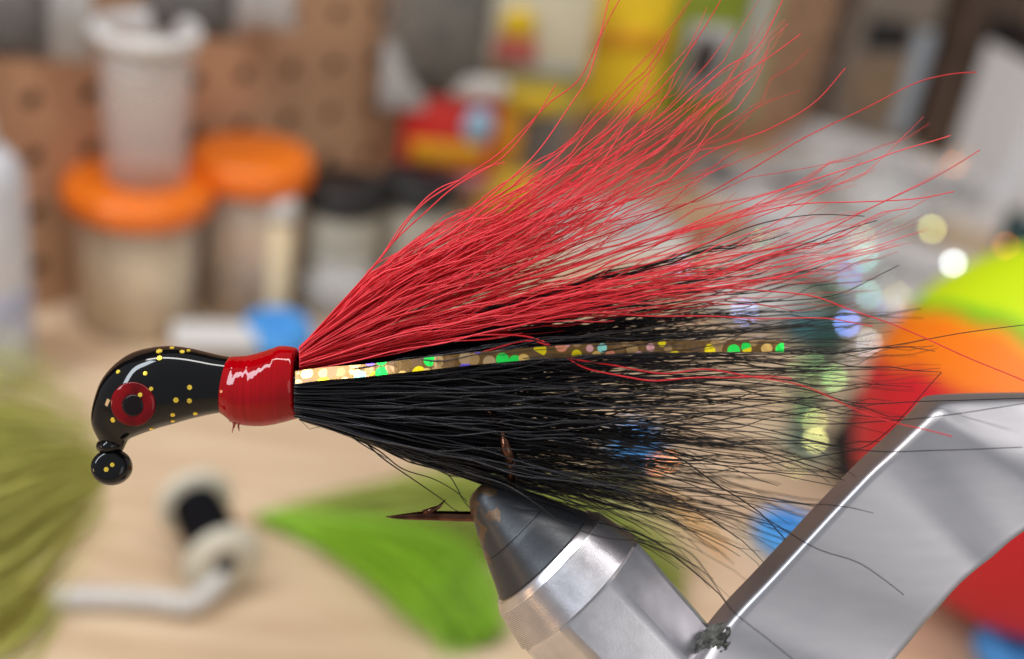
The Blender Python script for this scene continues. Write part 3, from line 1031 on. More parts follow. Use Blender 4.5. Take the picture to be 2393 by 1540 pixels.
# the child inherits the parent's transform, its vertices are already relative to the lure's own origin
bvh_e = BVHTree.FromPolygons(eye_v, eye_f)
FL = [(692, 222, 1.25), (808, 190, .9), (902, 228, 1), (960, 217, .8), (695, 285, 1.1), (316, 410, .9), (565, 425, .9), (618, 565, .85), (517, 620, .9), (660, 650, .8), (970, 552, 1), (845, 668, 1.05), (968, 675, 1), (268, 850, 1.05),
      (815, 802, .95), (1022, 790, .95), (815, 858, .9), (624, 930, .85), (352, 640, .0)]
for x, y, s in FL:
    if s == 0:
        continue
    o_ = fx(*c1(x, y), 2.0)
    d_ = (fx(*c1(x, y), -2.0) - o_).normalized()
    h = bvh_e.ray_cast(o_, d_)
    if h[0] is None:
        h = bvh.ray_cast(o_, d_)
    if h[0] is None:
        continue
    nrm = h[1] if h[1].z > 0 else -h[1]
    q = nrm.to_track_quat('Z', 'Y').to_matrix().to_4x4()
    V, F = lathe([(0, 0.012), (0.030 * s, 0.011), (0.032 * s, 0.0), (0.034 * s, -0.01), (0, -0.01)], 6)
    V, F = xf((V, F), Matrix.Translation(h[0]) @ q @ Matrix.Rotation(RNG.uniform(0, 1), 4, 'Z'))
    obj('glitter_flake', V, F, gold, head, smooth=False, off=JO)
for x, y, s in ((207, 1305, 1.0), (262, 1262, 0.9)):
    V, F = lathe([(0, 0.012), (0.030 * s, 0.011), (0.032 * s, 0.0), (0, -0.01)], 6)
    V, F = xf((V, F), Matrix.Translation(fx(*c1(x, y), 0.158)))
    obj('glitter_flake', V, F, gold, leye, smooth=False, off=JO)

# red thread collar
WP = [((1322, 330), (1278, 760), .96), ((1318, 290), (1268, 790), .96), ((1345, 272), (1305, 815), .96), ((1420, 264), (1370, 866), .96), ((1500, 256), (1450, 893), .97), ((1580, 237), (1540, 903), .97), ((1650, 216), (1620, 906), .98), ((1730, 190), (1705, 900), .98),
      ((1800, 168), (1790, 884), .98), ((1870, 172), (1870, 862), .98), ((1930, 184), (1950, 838), .98), ((1948, 200), (1972, 822), .98), ((1955, 250), (1974, 780), .96), ((1950, 330), (1965, 700), .96)]
Usp = spline(np.array([[a[0], a[1], c[0], c[1], d] for a, c, d in WP], float), 60)
pairs = [(c1(u[0], u[1] + 1.5 * noise.noise(Vector((i * .5, 9, 0)))), c1(u[2], u[3] + 3 * noise.noise(Vector((i * .4, 0, 0)))), u[4]) for i, u in enumerate(Usp)]
V, F = pair_body(pairs, 1, n=64)
V2 = []
for v in V:
    q = noise.noise(Vector((v.x * 2.2, v.y * 2.2, v.z * 2.2 + 3)))
    V2.append(v + Vector((0, v.y - fx(0, 905)[1], v.z)).normalized() * 0.012 * q)
wrap = obj('thread_collar', V2, F, thread_m, jig, off=JO)
for x0, y0, x1, y1, r0 in ((1385, 845, 1375, 925, .030), (1418, 850, 1420, 915, .022), (1375, 905, 1360, 970, .010), (1418, 910, 1425, 955, .012), (1360, 840, 1400, 890, .04)):
    pth = [fx(*c1(x0 + (x1 - x0) * k / 5, y0 + (y1 - y0) * k / 5), 0.05 + .02 * math.sin(k)) for k in range(6)]
    obj('resin_drip', *tube(pth, [r0 * (1.15 - 0.17 * k) for k in range(6)], 10), resin, wrap, off=JO)

# hook: shank, bend and point
hk = spline([(*fx(730, 918), .055), (*fx(1000, 915), .055), (*fx(1110, 935, .1), .055), (*fx(1160, 985, .30), .058), (*fx(1183, 1045, .56), .060), (*fx(1197, 1105, .35), .057), (*fx(1180, 1175), .056), (*fx(1120, 1205), .062), (*fx(1090, 1207), .064),
             (*fx(1000, 1205), .058), (*fx(950, 1207), .040), (*fx(915, 1208), .018), (*fx(901, 1207), .003)], 90)
obj('hook', *tube([p[:3] for p in hk], [p[3] for p in hk], 12), bronze, jig, off=JO, label='bronze hook with its point and barb showing left of the vise jaws')
bpth = [fx(990, 1200, .01), fx(1010, 1192, .02), fx(1026, 1184, .02), fx(1042, 1167, .02)]
obj('barb', *tube(bpth, [.045, .036, .022, .003], 8), bronze, jig, off=JO)
# flash strip -----------------------------------------------------------------------------------------------
holo = pm('holographic_gold', (0.4, 0.28, 0.12), rough=0.26, metal=0.65)
b = bsdf(holo)
tcn = N(holo, 'ShaderNodeTexCoord')
vo = N(holo, 'ShaderNodeTexVoronoi', Scale=7.2, Randomness=0.7)
L(holo, tcn.outputs['Object'], vo.inputs['Vector'])
sep = N(holo, 'ShaderNodeSeparateColor')
L(holo, vo.outputs['Color'], sep.inputs['Color'])
cr = N(holo, 'ShaderNodeValToRGB')
cr.color_ramp.interpolation = 'CONSTANT'
cols = [(0.0, (.30, .17, .07)), (.16, (.55, .34, .14)), (.28, (.95, .60, .18)), (.38, (.20, .11, .05)), (.50, (.98, .36, .20)), (.57, (.62, .42, .22)), (.66, (.25, .15, 1.0)), (.71, (.03, 1, .12)), (.78, (.48, .28, .12)), (.85, (1, .80, .01)), (.93, (.9, .45, .45)), (.965, (.35, .9, .8))]
cr.color_ramp.elements[0].color = (*cols[0][1], 1)
cr.color_ramp.elements[1].position = cols[1][0]
cr.color_ramp.elements[1].color = (*cols[1][1], 1)
for p_, c_ in cols[2:]:
    e = cr.color_ramp.elements.new(p_)
    e.color = (*c_, 1)
L(holo, sep.outputs['Red'], cr.inputs['Fac'])
# dark outlines between the round cells
vd = N(holo, 'ShaderNodeTexVoronoi', Scale=7.2, Randomness=0.7, feature='DISTANCE_TO_EDGE')
L(holo, tcn.outputs['Object'], vd.inputs['Vector'])
mrr = N(holo, 'ShaderNodeMapRange')
mrr.inputs['From Min'].default_value = 0.52
mrr.inputs['From Max'].default_value = 0.57
mrr.inputs['To Min'].default_value = 0.0
mrr.inputs['To Max'].default_value = 1.0
L(holo, vo.outputs['Distance'], mrr.inputs['Value'])
mx = N(holo, 'ShaderNodeMix', data_type='RGBA')
L(holo, mrr.outputs['Result'], mx.inputs[0])
L(holo, cr.outputs['Color'], mx.inputs[6])
mx.inputs[7].default_value = (0.21, 0.115, 0.035, 1)
L(holo, mx.outputs[2], b.inputs['Base Color'])
# every cell tips its own little mirror a bit
vadd = N(holo, 'ShaderNodeVectorMath', operation='SUBTRACT')
L(holo, vo.outputs['Color'], vadd.inputs[0])
vadd.inputs[1].default_value = (0.5, 0.5, 0.5)
vsc = N(holo, 'ShaderNodeVectorMath', operation='SCALE')
vsc.inputs['Scale'].default_value = 0.07
L(holo, vadd.outputs[0], vsc.inputs[0])
geo = N(holo, 'ShaderNodeNewGeometry')
va2 = N(holo, 'ShaderNodeVectorMath', operation='ADD')
L(holo, geo.outputs['Normal'], va2.inputs[0])
L(holo, vsc.outputs[0], va2.inputs[1])
vn = N(holo, 'ShaderNodeVectorMath', operation='NORMALIZE')
L(holo, va2.outputs[0], vn.inputs[0])
L(holo, vn.outputs[0], b.inputs['Normal'])
cl = spline([(690, 882), (760, 873), (850, 866), (980, 852), (1100, 839), (1300, 822), (1500, 812), (1700, 809), (1832, 810)], 70)
V, F = [], []
for i, p in enumerate(cl):
    s = i / 69
    w = (14.2 - 1.6 * s) * S
    z = 0.44 + 0.30 * math.sin(min(s * 1.4, 1) * PI / 2) - 0.1 * s
    tilt = math.radians(37) * (1 - min(1, max(0, (s - 0.27) / 0.10))) - math.radians(4) + 0.10 * math.sin(s * 19)
    tg = fx(*cl[min(i + 1, 69)]) - fx(*cl[max(i - 1, 0)])
    n2 = Vector((-tg.y, tg.x, 0)).normalized()
    acr = n2 * math.cos(tilt) - Vector((0, 0, 1)) * math.sin(tilt)
    wk = w / max(math.cos(tilt), .5)
    c = fx(p[0], p[1], z)
    nr = acr.cross(tg.normalized()).normalized() * 0.004
    V += [c + acr * wk, c - acr * wk, c - acr * wk + nr, c + acr * wk + nr]
    if i:
        k = 4 * i
        for a in range(4):
            j = (a + 1) % 4
            F.append((k - 4 + a, k - 4 + j, k + j, k + a))
F += [(3, 2, 1, 0), tuple(len(V) - 4 + a for a in range(4))]
obj('flash_strip', V, F, holo, jig, smooth=False, off=JO)

# ------------------------------------------------------------------ bucktail
MH = 26


def fan(guides, n, dens, lrange, zroot, zspread, amp, lam, w0, w1, drift=0.5, zbias=0.0, nlock=60, lockspread=0.35):
    G = np.stack([spline(g, 64) for g in guides])     # (ng,64,2)
    ng = len(guides)
    cs, rs = [], []
    locks = []
    cum = np.cumsum(dens) / np.sum(dens)
    for k in range(nlock):
        u = RNG.uniform()
        gi = np.interp(u, np.concatenate([[0], cum]), np.linspace(0, ng - 1, len(dens) + 1))
        locks.append((gi, RNG.uniform(-1, 1), RNG.uniform(0, 6.28), RNG.uniform(*lam), RNG.uniform(-1, 1), RNG.uniform(lrange[0], lrange[1]), RNG.uniform(0, 6.28)))
    for k in range(n):
        lg, lz, lph, ll, ldr, llen, ph2 = locks[int(nlock * RNG.uniform() ** 1.3)]
        g0 = np.clip(lg + RNG.normal(0, lockspread), 0, ng - 1.001)
        dr = drift * (0.6 * ldr + 0.6 * RNG.normal())
        ln = np.clip(llen * RNG.uniform(0.60, 1.10), 0.25, 1.0)
        s = np.linspace(0.0, ln, MH)
        g = np.clip(g0 + dr * (s - 0.15), 0, ng - 1.001)
        gi = g.astype(int)
        gf = (g - gi)[:, None]
        idx = s * 63
        ii = np.clip(idx.astype(int), 0, 62)
        fr = (idx - ii)[:, None]
        a = G[gi, ii] * (1 - fr) + G[gi, ii + 1] * fr
        c = G[np.minimum(gi + 1, ng - 1), ii] * (1 - fr) + G[np.minimum(gi + 1, ng - 1), ii + 1] * fr
        p = a * (1 - gf) + c * gf
        T = np.gradient(p, axis=0)
        ln_px = np.linalg.norm(T, axis=1).sum()
        T /= np.linalg.norm(T, axis=1)[:, None] + 1e-9
        Nn = np.stack([-T[:, 1], T[:, 0]], 1)
        arc = s / ln * ln_px
        ramp = np.minimum(arc / 260, 1.0)
        am = amp * RNG.uniform(0.4, 1.5)
        wob = am * ramp * (0.7 + 0.6 * s) * (np.sin(arc / ll * 2 * PI + lph + RNG.normal(0, 1.5)) + 0.45 * np.sin(arc / (ll * 0.47) * 2 * PI + ph2 + RNG.normal(0, 1.2)))
        wob += RNG.normal(0, 1) * 10 * ramp * s
        p = p + Nn * wob[:, None]
        zr = zroot * RNG.uniform(-1, 1)
        z = zr + (zspread * (0.6 * lz + 0.5 * RNG.normal()) + zbias) * (arc / 1000) + 0.035 * ramp * np.sin(arc / (ll * 0.8) * 2 * PI + ph2)
        kk = (FOCUS - z) / FOCUS
        cs.append(np.stack([(p[:, 0] - CX) * S * kk, -(p[:, 1] - CY) * S * kk, z], 1))
        ww = RNG.uniform(0.6, 1.4)
        prof = w0 * (1 - s / ln) ** 0.55 + w1
        rs.append(prof * ww * S * 0.5)
    return cs, rs


RG = [[(700, 812), (790, 728), (870, 640), (1000, 545), (1160, 450), (1310, 345), (1440, 215), (1550, 90), (1630, -30)],
      [(700, 820), (800, 737), (900, 660), (1030, 590), (1200, 490), (1380, 375), (1530, 250), (1650, 120), (1740, -20)],
      [(700, 828), (830, 745), (1000, 650), (1200, 555), (1400, 440), (1560, 320), (1690, 190), (1810, 20)],
      [(700, 835), (850, 755), (1050, 665), (1250, 590), (1450, 490), (1630, 380), (1790, 240), (1900, 120)],
      [(700, 842), (900, 765), (1150, 690), (1400, 605), (1620, 510), (1830, 430), (2010, 340), (2150, 250)],
      [(700, 848), (900, 780), (1150, 715), (1400, 650), (1650, 580), (1880, 500), (2080, 430), (2220, 370)],
      [(700, 854), (900, 797), (1150, 742), (1400, 690), (1650, 650), (1880, 600), (2070, 540), (2200, 490)],
      [(700, 860), (900, 815), (1120, 768), (1350, 735), (1580, 710), (1790, 680), (1960, 640), (2100, 600)],
      [(700, 868), (880, 838), (1080, 800), (1280, 770), (1480, 752), (1650, 745), (1820, 750), (1960, 760)]]
red_hair = hair_mat('red_bucktail', (0.62, 0.004, 0.010), (0.95, 0.05, 0.07), rough=0.32)
black_hair = hair_mat('black_bucktail', (0.0012, 0.0012, 0.0016), (0.007, 0.007, 0.010), rough=0.36, spec=0.28)

BG = [[(700, 850), (900, 800), (1150, 720), (1400, 650), (1650, 590), (1850, 540), (2050, 505)],
      [(700, 862), (900, 822), (1150, 765), (1400, 715), (1650, 670), (1850, 630), (2050, 580)],
      [(700, 880), (900, 850), (1150, 810), (1400, 780), (1650, 760), (1900, 745), (2150, 715)],
      [(700, 900), (900, 885), (1150, 865), (1400, 850), (1650, 845), (1900, 850), (2200, 845)],
      [(700, 925), (900, 930), (1150, 930), (1400, 930), (1650, 935), (1900, 945), (2200, 960)],
      [(700, 950), (880, 975), (1100, 1000), (1350, 1015), (1600, 1030), (1880, 1050), (2180, 1090)],
      [(700, 968), (860, 1010), (1050, 1060), (1280, 1110), (1500, 1150), (1780, 1215), (2050, 1320)],
      [(700, 980), (820, 1018), (960, 1070), (1130, 1125), (1320, 1190), (1500, 1260), (1660, 1360), (1790, 1490)]]
cs, rs = fan(BG[2:], 660, [1.3, 2.1, 2.3, 2.3, 1.1], (0.33, 0.98), 0.34, 0.6, 4.6, (240, 520), 3.2, 1.0, drift=1.8, zbias=-0.12)
hair_obj('black_hair', cs, rs, black_hair, jig, off=JO)
# upper black layer behind the red
cs, rs = fan(BG[:4], 250, [0.8, 1.6, 2.0], (0.55, 0.98), 0.2, 0.4, 5.0, (150, 330), 3.6, 1.2, drift=0.8, zbias=-0.5)
hair_obj('black_hair', cs, rs, black_hair, jig, off=JO)
# lowest layer passes behind the vise jaws
cs, rs = fan(BG[5:], 150, [2.6, 1.2], (0.45, 1.0), 0.2, 0.35, 5.0, (150, 300), 3.4, 1.2, drift=0.8, zbias=-1.3)
hair_obj('black_hair', cs, rs, black_hair, jig, off=JO)
cs, rs = fan(BG[2:7], 60, [1.5, 2.0, 2.0, 1.5], (0.35, 0.9), 0.05, 0.2, 5.0, (260, 460), 3.0, 1.0, drift=2.4, zbias=0.35, nlock=110, lockspread=0.6)
for c_ in cs:
    c_[:, 2] += 0.38
sheen_hair = hair_mat('sheen_hair', (0.002, 0.002, 0.003), (0.022, 0.022, 0.030), rough=0.3)
hair_obj('black_hair', cs, rs, sheen_hair, jig, off=JO, label='glossier outer black hairs')
cs, rs = fan(RG, 440, [1.4, 2.0, 1.8, 1.6, 1.5, 1.3, 1.4, 1.3], (0.30, 1.10), 0.30, 0.85, 6.5, (220, 480), 3.1, 0.9, drift=2.3, nlock=80, lockspread=0.30)
hair_obj('red_hair', cs, rs, red_hair, jig, off=JO)

RS = [[(700, 815), (840, 660), (930, 555), (1000, 490), (1080, 425), (1180, 365), (1240, 290), (1300, 200)],
      [(700, 815), (800, 705), (900, 590), (985, 480), (1075, 420), (1160, 365), (1225, 300), (1280, 245), (1350, 190), (1400, 90), (1455, -12)],
      [(700, 815), (840, 690), (960, 590), (1100, 500), (1250, 360), (1340, 235), (1385, 150), (1425, -12)],
      [(700, 840), (1000, 720), (1300, 590), (1550, 500), (1750, 400), (1900, 310), (2050, 240), (2150, 192), (2230, 170), (2282, 166)],
      [(700, 845), (1000, 745), (1300, 640), (1550, 550), (1800, 450), (2000, 390), (2120, 345), (2222, 315)],
      [(700, 850), (1000, 770), (1300, 690), (1600, 620), (1850, 570), (2000, 505), (2150, 430), (2290, 352)],
      [(700, 855), (1000, 780), (1300, 700), (1550, 672), (1780, 680), (1900, 690), (1990, 725), (2150, 785), (2300, 850), (2410, 900)],
      [(700, 872), (900, 850), (1100, 828), (1240, 797), (1330, 835), (1430, 852), (1550, 875), (1650, 862), (1750, 878), (1880, 905), (2000, 955), (2100, 990), (2225, 1022)],
      [(1000, 800), (1150, 782), (1260, 795), (1370, 860), (1500, 886), (1600, 886), (1700, 880), (1850, 884)],
      [(700, 830), (1000, 665), (1300, 520), (1500, 455), (1680, 345), (1800, 300), (1900, 245), (1975, 157)],
      [(700, 822), (1000, 610), (1200, 500), (1400, 330), (1560, 190), (1630, 90), (1690, -12)],
      [(700, 825), (1050, 610), (1350, 420), (1550, 280), (1690, 165), (1770, 110), (1835, -12)],
      [(700, 828), (1100, 600), (1450, 400), (1600, 300), (1700, 195), (1800, 130), (1872, 82)],
      [(700, 845), (1100, 700), (1500, 570), (1800, 490), (2000, 470), (2150, 465), (2230, 450)],
      [(700, 818), (860, 640), (960, 500), (1030, 440), (1120, 400), (1180, 380)],
      [(700, 850), (1000, 790), (1300, 735), (1600, 740), (1900, 745), (2040, 760)]]
for k, g in enumerate(RS):
    p = spline(g, 60)
    z = np.linspace(0.2, RNG.uniform(0.1, 0.7), 60)
    if k in (7, 8):
        z = np.linspace(0.35, 0.95, 60)
    if k in (3, 9):
        z = np.linspace(0.1, -0.2, 60)
    arc = np.linspace(0, 1, 60)
    p[:, 1] += 3.0 * arc * np.sin(arc * 30 + k)
    kk = (FOCUS - z) / FOCUS
    c = np.stack([(p[:, 0] - CX) * S * kk, -(p[:, 1] - CY) * S * kk, z], 1)
    hair_obj('stray_hair', [c], [np.linspace(4.6, 2.4, 60) * S * 0.5], red_hair, jig, off=JO, kind=None, n=6, label='long red stray hair')
BS = [[(700, 900), (1000, 880), (1300, 860), (1700, 830), (1950, 826), (2100, 805), (2250, 778), (2410, 757)],
      [(700, 920), (1100, 900), (1500, 880), (1850, 905), (2000, 942), (2150, 938), (2260, 935), (2410, 930)],
      [(700, 940), (1200, 960), (1600, 965), (1900, 990), (2050, 985), (2200, 972), (2410, 940)],
      [(700, 960), (900, 1030), (1080, 1100), (1180, 1132), (1250, 1175), (1320, 1225), (1420, 1257), (1540, 1266), (1610, 1290), (1660, 1350), (1710, 1425), (1790, 1490), (1870, 1555)],
      [(700, 950), (1000, 1000), (1300, 1050), (1550, 1110), (1750, 1190), (1900, 1278), (2000, 1312), (2060, 1350), (2112, 1390)],
      [(800, 1010), (880, 1050), (940, 1095), (1010, 1118), (1060, 1145), (1092, 1172)],
      [(860, 1040), (900, 1075), (980, 1130), (1030, 1165), (1060, 1190), (1088, 1200)],
      [(960, 1080), (1040, 1105), (1068, 1140), (1080, 1165), (1100, 1190)],
      [(800, 1005), (850, 1040), (905, 1072)],
      [(700, 860), (1200, 740), (1500, 680), (1700, 640), (1830, 590), (1950, 545), (2050, 515)],
      [(700, 855), (1200, 700), (1500, 630), (1650, 570), (1780, 522), (1900, 502), (2020, 505)],
      [(700, 870), (1300, 760), (1600, 720), (1800, 705), (1950, 690), (2060, 640), (2100, 620)],
      [(700, 905), (1300, 930), (1700, 985), (2000, 1050), (2200, 1052), (2390, 1045)],
      [(700, 930), (1300, 990), (1700, 1080), (1950, 1060), (2060, 1020), (2200, 870)]]
for k, g in enumerate(BS):
    p = spline(g, 60)
    z = np.linspace(0.1, RNG.uniform(-0.2, 0.5), 60)
    if k == 3:
        z = np.interp(np.linspace(0, 1, 60), [0, .3, .42, .6, 1], [.3, .5, .95, 1.15, 1.3])
    if k == 4:
        z = np.interp(np.linspace(0, 1, 60), [0, .6, .8, 1], [.3, .6, .95, .95])
    if k in (2, 12):
        z = np.linspace(0.1, 1.0, 60)
    if k in (5, 6, 7):
        z = np.linspace(0.1, -0.1, 60)
    kk = (FOCUS - z) / FOCUS
    c = np.stack([(p[:, 0] - CX) * S * kk, -(p[:, 1] - CY) * S * kk, z], 1)
    hair_obj('stray_hair', [c], [np.linspace(4.2, 2.0, 60) * S * 0.5], black_hair, jig, off=JO, kind=None, n=6, label='long black stray hair')
# snipped thread end under the collar
c = spline([(*fx(704, 984), .1), (*fx(724, 1003), .1), (*fx(729, 1001), .1), (*fx(748, 998), .1)], 14)
hair_obj('thread_end', [c[:, :3]], [np.full(14, 1.3 * S * 0.5)], hair_mat('brown_thread', (0.06, 0.03, 0.02), (0.06, 0.03, 0.02)), jig, off=JO, kind=None)

# ================================================================== VISE
jaw_m = pm('gunmetal_jaw', (0.045, 0.047, 0.052), rough=0.36, metal=0.55, bump=0.03, bscale=40)
b = bsdf(jaw_m)
tcn = N(jaw_m, 'ShaderNodeTexCoord')
n1 = N(jaw_m, 'ShaderNodeTexNoise', Scale=30.0, Detail=5)
L(jaw_m, tcn.outputs['Object'], n1.inputs['Vector'])
rr_ = N(jaw_m, 'ShaderNodeMapRange')
rr_.inputs['To Min'].default_value = 0.26
rr_.inputs['To Max'].default_value = 0.52
L(jaw_m, n1.outputs['Fac'], rr_.inputs['Value'])
L(jaw_m, rr_.outputs['Result'], b.inputs['Roughness'])
n2 = N(jaw_m, 'ShaderNodeTexNoise', Scale=3.2, Detail=6)
L(jaw_m, tcn.outputs['Object'], n2.inputs['Vector'])
# worn finish: the side of the jaw away from the tip seam has lost its black coat in patches
sx = N(jaw_m, 'ShaderNodeSeparateXYZ')
L(jaw_m, tcn.outputs['Object'], sx.inputs['Vector'])
wr = N(jaw_m, 'ShaderNodeMapRange')
wr.inputs['From Min'].default_value = -2.55
wr.inputs['From Max'].default_value = -2.15
wr.inputs['To Min'].default_value = 0.10
wr.inputs['To Max'].default_value = -0.30
L(jaw_m, sx.outputs['X'], wr.inputs['Value'])
ad = N(jaw_m, 'ShaderNodeMath', operation='ADD')
L(jaw_m, n2.outputs['Fac'], ad.inputs[0])
L(jaw_m, wr.outputs['Result'], ad.inputs[1])
cr = N(jaw_m, 'ShaderNodeValToRGB')
cr.color_ramp.elements[0].position = 0.605
cr.color_ramp.elements[0].color = (0.040, 0.042, 0.047, 1)
cr.color_ramp.elements[1].position = 0.625
cr.color_ramp.elements[1].color = (0.11, 0.065, 0.035, 1)
L(jaw_m, ad.outputs[0], cr.inputs['Fac'])
L(jaw_m, cr.outputs['Color'], b.inputs['Base Color'])

steel = pm('turned_steel', (0.60, 0.585, 0.615), rough=0.27, metal=1.0, bump=0.015, bscale=40, var=0.08, vscale=3)
alu = pm('cast_aluminium', (0.36, 0.345, 0.365), rough=0.42, metal=1.0, bump=0.008, bscale=30, var=0.05, vscale=1.2)
b = bsdf(alu)
tcn = N(alu, 'ShaderNodeTexCoord')
vo = N(alu, 'ShaderNodeTexVoronoi', Scale=2.2)
L(alu, tcn.outputs['Object'], vo.inputs['Vector'])
gtm = N(alu, 'ShaderNodeMapRange')
gtm.inputs['From Min'].default_value = 0.018
gtm.inputs['From Max'].default_value = 0.04
gtm.inputs['To Min'].default_value = 0.75
gtm.inputs['To Max'].default_value = 0.40
L(alu, vo.outputs['Distance'], gtm.inputs['Value'])
L(alu, gtm.outputs['Result'], b.inputs['Roughness'])
mpa = N(alu, 'ShaderNodeMapping')
mpa.inputs['Scale'].default_value = (2.0, 7, 3)
mpa.inputs['Rotation'].default_value = (0, 0, 0.8)
L(alu, tcn.outputs['Object'], mpa.inputs['Vector'])
nsa = N(alu, 'ShaderNodeTexNoise', Scale=1.0, Detail=4)
L(alu, mpa.outputs['Vector'], nsa.inputs['Vector'])
cra = N(alu, 'ShaderNodeValToRGB')
cra.color_ramp.elements[0].position = 0.30
cra.color_ramp.elements[1].position = 0.72
cra.color_ramp.elements[0].color = (0.455, 0.445, 0.47, 1)
cra.color_ramp.elements[1].color = (0.495, 0.48, 0.505, 1)
L(alu, nsa.outputs['Fac'], cra.inputs['Fac'])
pit = N(alu, 'ShaderNodeMapRange')
pit.inputs['From Min'].default_value = 0.018
pit.inputs['From Max'].default_value = 0.035
pit.inputs['To Min'].default_value = 0.25
L(alu, vo.outputs['Distance'], pit.inputs['Value'])
mxa = N(alu, 'ShaderNodeMix', data_type='RGBA', blend_type='MULTIPLY')
mxa.inputs[0].default_value = 1.0
L(alu, cra.outputs['Color'], mxa.inputs[6])
L(alu, pit.outputs['Result'], mxa.inputs[7])
L(alu, mxa.outputs[2], b.inputs['Base Color'])
mpb = N(alu, 'ShaderNodeMapping')
mpb.inputs['Scale'].default_value = (5, 90, 5)
mpb.inputs['Rotation'].default_value = (0, 0, 0.5)
L(alu, tcn.outputs['Object'], mpb.inputs['Vector'])
nsb = N(alu, 'ShaderNodeTexNoise', Scale=1.0, Detail=5)
L(alu, mpb.outputs['Vector'], nsb.inputs['Vector'])
bpa = N(alu, 'ShaderNodeBump', Strength=0.06, Distance=0.01)
L(alu, nsb.outputs['Fac'], bpa.inputs['Height'])
L(alu, bpa.outputs['Normal'], b.inputs['Normal'])
grit = pm('gritty_joint', (0.10, 0.10, 0.09), rough=0.8, metal=0.3, var=0.6, vscale=14, bump=1.0, bscale=18)

VO = fx(1640, 1420)
vise = thing('tying_vise', 'silver tying vise with black conical jaws gripping the hook', 'vise', FM @ Matrix.Translation(VO))
c3s = S / 2.606 / 1.02
tip = fx(*c3(621, 478))
ax_t = Vector((0.697, -0.717, 0.0)).normalized()        # along the vise head, away from the tip (image plane, y up)
side = Vector((0.717, 0.697, 0)).normalized()
tiltv = math.radians(7)
ax_t = (ax_t * math.cos(tiltv) - Vector((0, 0, 1)) * math.sin(tiltv) * 0.0).normalized()
zax = Vector((0, 0, 1))
# local lathe frame: Z = axis, X = toward viewer's lower left, Y = viewer
MV = Matrix.Translation(tip) @ Matrix((-side, zax, ax_t)).transposed().to_4x4()


def half_lathe(prof, n, s, gap):
    """solid half of a lathe on the side s of the y=0 plane"""
    V, F = [], []
    for r, h in prof:
        for k in range(n + 1):
            a = PI * k / n
            V.append((r * math.cos(a), s * (r * math.sin(a) + gap), h))
    m = n + 1
    for i in range(len(prof) - 1):
        for k in range(n):
            F.append((i * m + k, i * m + k + 1, (i + 1) * m + k + 1, (i + 1) * m + k))
        F.append((i * m + n, i * m, (i + 1) * m, (i + 1) * m + n))
    F.append(tuple(range(m)))
    F.append(tuple(range((len(prof) - 1) * m, len(prof) * m)))
    return V, F


jp = [(2, 0), (48, 4), (80, 14), (98, 26), (120, 52), (142, 90), (163, 136), (196, 200), (235, 280), (268, 345), (271, 350), (268, 354), (272, 359), (290, 396), (332, 492), (372, 572), (378, 582), (374, 592), (300, 594)]
jps = [(r * c3s, h * c3s) for r, h in jp]
for s in (1, -1):
    V, F = xf(half_lathe(jps, 40, s, 0.022), MV)
    jw = obj('jaw', V, F, jaw_m, vise, off=VO, sharp=50, label='front half of the black jaw cone' if s == 1 else 'rear half of the black jaw cone')
# collet
cp = [(300, 590), (396, 588), (404, 594), (412, 612), (436, 640)]
t_ = 642
r_ = 437
while t_ < 885:
    rr = 437 + (t_ - 642) / 243 * 52
    cp += [(rr, t_), (rr + 2.2, t_ + 3), (rr + 2.2, t_ + 7), (rr - 0.8, t_ + 10)]
    t_ += 11
cp += [(489, 888), (478, 893)]
V, F = xf(lathe([(r * c3s, h * c3s) for r, h in cp], 96), MV)
obj('collet_nose', V, F, steel, vise, off=VO, sharp=60)


def oct_section(prof, n=96, flats=8, amt=0.06):
    V, F = [], []
    for i, (r, h) in enumerate(prof):
        for k in range(n):
            a = 2 * PI * k / n
            m = ((a + 0.32) % (2 * PI / flats)) - PI / flats
            rf = min(1.0, (1 - amt) / math.cos(m))
            V.append((r * rf * math.cos(a), r * rf * math.sin(a), h))
        if i:
            for k in range(n):
                j = (k + 1) % n
                F.append(((i - 1) * n + k, (i - 1) * n + j, i * n + j, i * n + k))
    F.append(tuple(range(n)))
    F.append(tuple(range((len(prof) - 1) * n, len(prof) * n)))
    return V, F


bp_ = [(470, 890), (492, 896), (497, 912), (496, 1000), (484, 1200), (470, 1420), (455, 1640), (450, 1800), (440, 1900)]
V, F = xf(oct_section([(r * c3s, h * c3s) for r, h in bp_], amt=0.055), MV)
obj('collet_body', V, F, steel, vise, off=VO, sharp=12)
# turned oil groove lines down one flat
for a0 in (2.05, 2.12):
    pth = [Vector((math.cos(a0) * r * 0.955 * c3s, math.sin(a0) * r * 0.955 * c3s, h * c3s)) for r, h in ((497, 930), (484, 1200), (470, 1420), (457, 1620))]
    obj('ridge_line', *xf(tube(pth, 0.010, 6), MV), steel, vise, off=VO)

# gritty joint where the collet meets the arm
V, F = lump(0.66, 0.36, 0.5, 20, 0.2, 61, 3)
V, F = xf((V, F), Matrix.Translation(fx(*c4(205, 1440), 0.25)) @ Matrix.Rotation(0.8, 4, 'Z'))
obj('joint', V, F, grit, vise, off=VO)

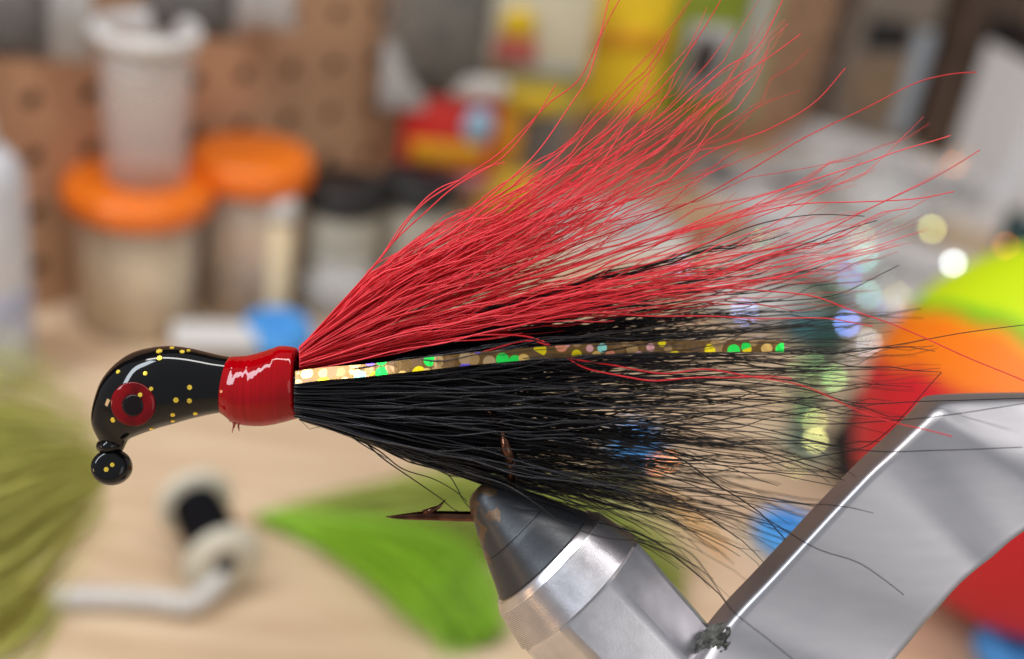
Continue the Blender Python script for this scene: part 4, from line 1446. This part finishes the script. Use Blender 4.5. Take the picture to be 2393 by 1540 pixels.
# arm: a cranked flat bar, outline pairs left/right edge (crop 4) and depth of the front face
AP = [((-330, 2160), (600, 2700), 2.1), ((-100, 1880), (760, 2300), 1.55), ((60, 1690), (905, 2040), 1.12), ((190, 1500), (1010, 1830), 0.80), ((285, 1370), (1090, 1690), 0.64), ((378, 1262), (1175, 1575), 0.58), ((500, 1135), (1290, 1440), 0.57),
      ((700, 920), (1420, 1285), 0.60), ((900, 705), (1530, 1160), 0.60), ((1060, 540), (1630, 1070), 0.58), ((1180, 430), (1720, 1000), 0.50), ((1290, 330), (1830, 905), 0.42), ((1375, 262), (1960, 825), 0.40), ((1440, 215), (2130, 790), 0.42),
      ((1560, 178), (2350, 780), 0.40), ((2100, 172), (2600, 785), 0.36), ((2900, 178), (2950, 790), 0.34)]
A = spline(np.array([[*a, *c, z] for a, c, z in AP], float), 80)
nx = 14
V, F = [], []
TH = 0.46
prof = []   # cross-section (u across, dz) closed loop with rounded corners
bev = 0.045
us = [(-0.035, -TH), (-0.008, -0.12), (0.004, -0.06), (0.016, -0.02), (0.035, 0.0)] + [(k / nx, 0.0) for k in range(1, nx)] + [(0.965, 0.0), (0.988, -0.02), (1.0, -0.07), (1.0, -TH)]
for i, a in enumerate(A):
    ti = i / 79 * 16
    _q = min(1.0, max(0.0, (ti - 9.0) / 5.0))
    drop = 0.75 * _q * _q * (3 - 2 * _q)
    for u, dz in us:
        z = a[4] + dz - drop * max(0.0, 1 - u) ** 1.25
        q = c4(a[0] + (a[2] - a[0]) * u, a[1] + (a[3] - a[1]) * u)
        p = fx(q[0], q[1], a[4])
        V.append(Vector((p.x, p.y, z)))
m = len(us)
for i in range(len(A) - 1):
    for k in range(m):
        j = (k + 1) % m
        F.append((i * m + k, i * m + j, (i + 1) * m + j, (i + 1) * m + k))
F.append(tuple(range(m)))
F.append(tuple(range((len(A) - 1) * m, len(A) * m)))
arm = obj('arm', V, F, alu, vise, off=VO, sharp=40)
# stem and base on the bench, to the right of the frame
Minv = (FM).inverted()
hub = FM @ fx(*c4(2700, 700), -0.4)
foot = Vector((hub.x + 0.5, hub.y + 1.5, 0))
Ms = Minv
st = tube([Ms @ Vector((foot.x, foot.y, 0.8)), Ms @ Vector((foot.x, foot.y, hub.z * 0.6)), Ms @ Vector((foot.x, foot.y, hub.z + 0.6))], 0.5, 24)
obj('stem', *st, steel, vise, off=VO, smooth=True, sharp=40)
V, F = box(9, 9, 0.8, 0.2)
obj('base_plate', *xf((V, F), Ms @ Matrix.Translation((foot.x + 1.5, foot.y + 1.5, 0))), blackp, vise, off=VO, smooth=False)
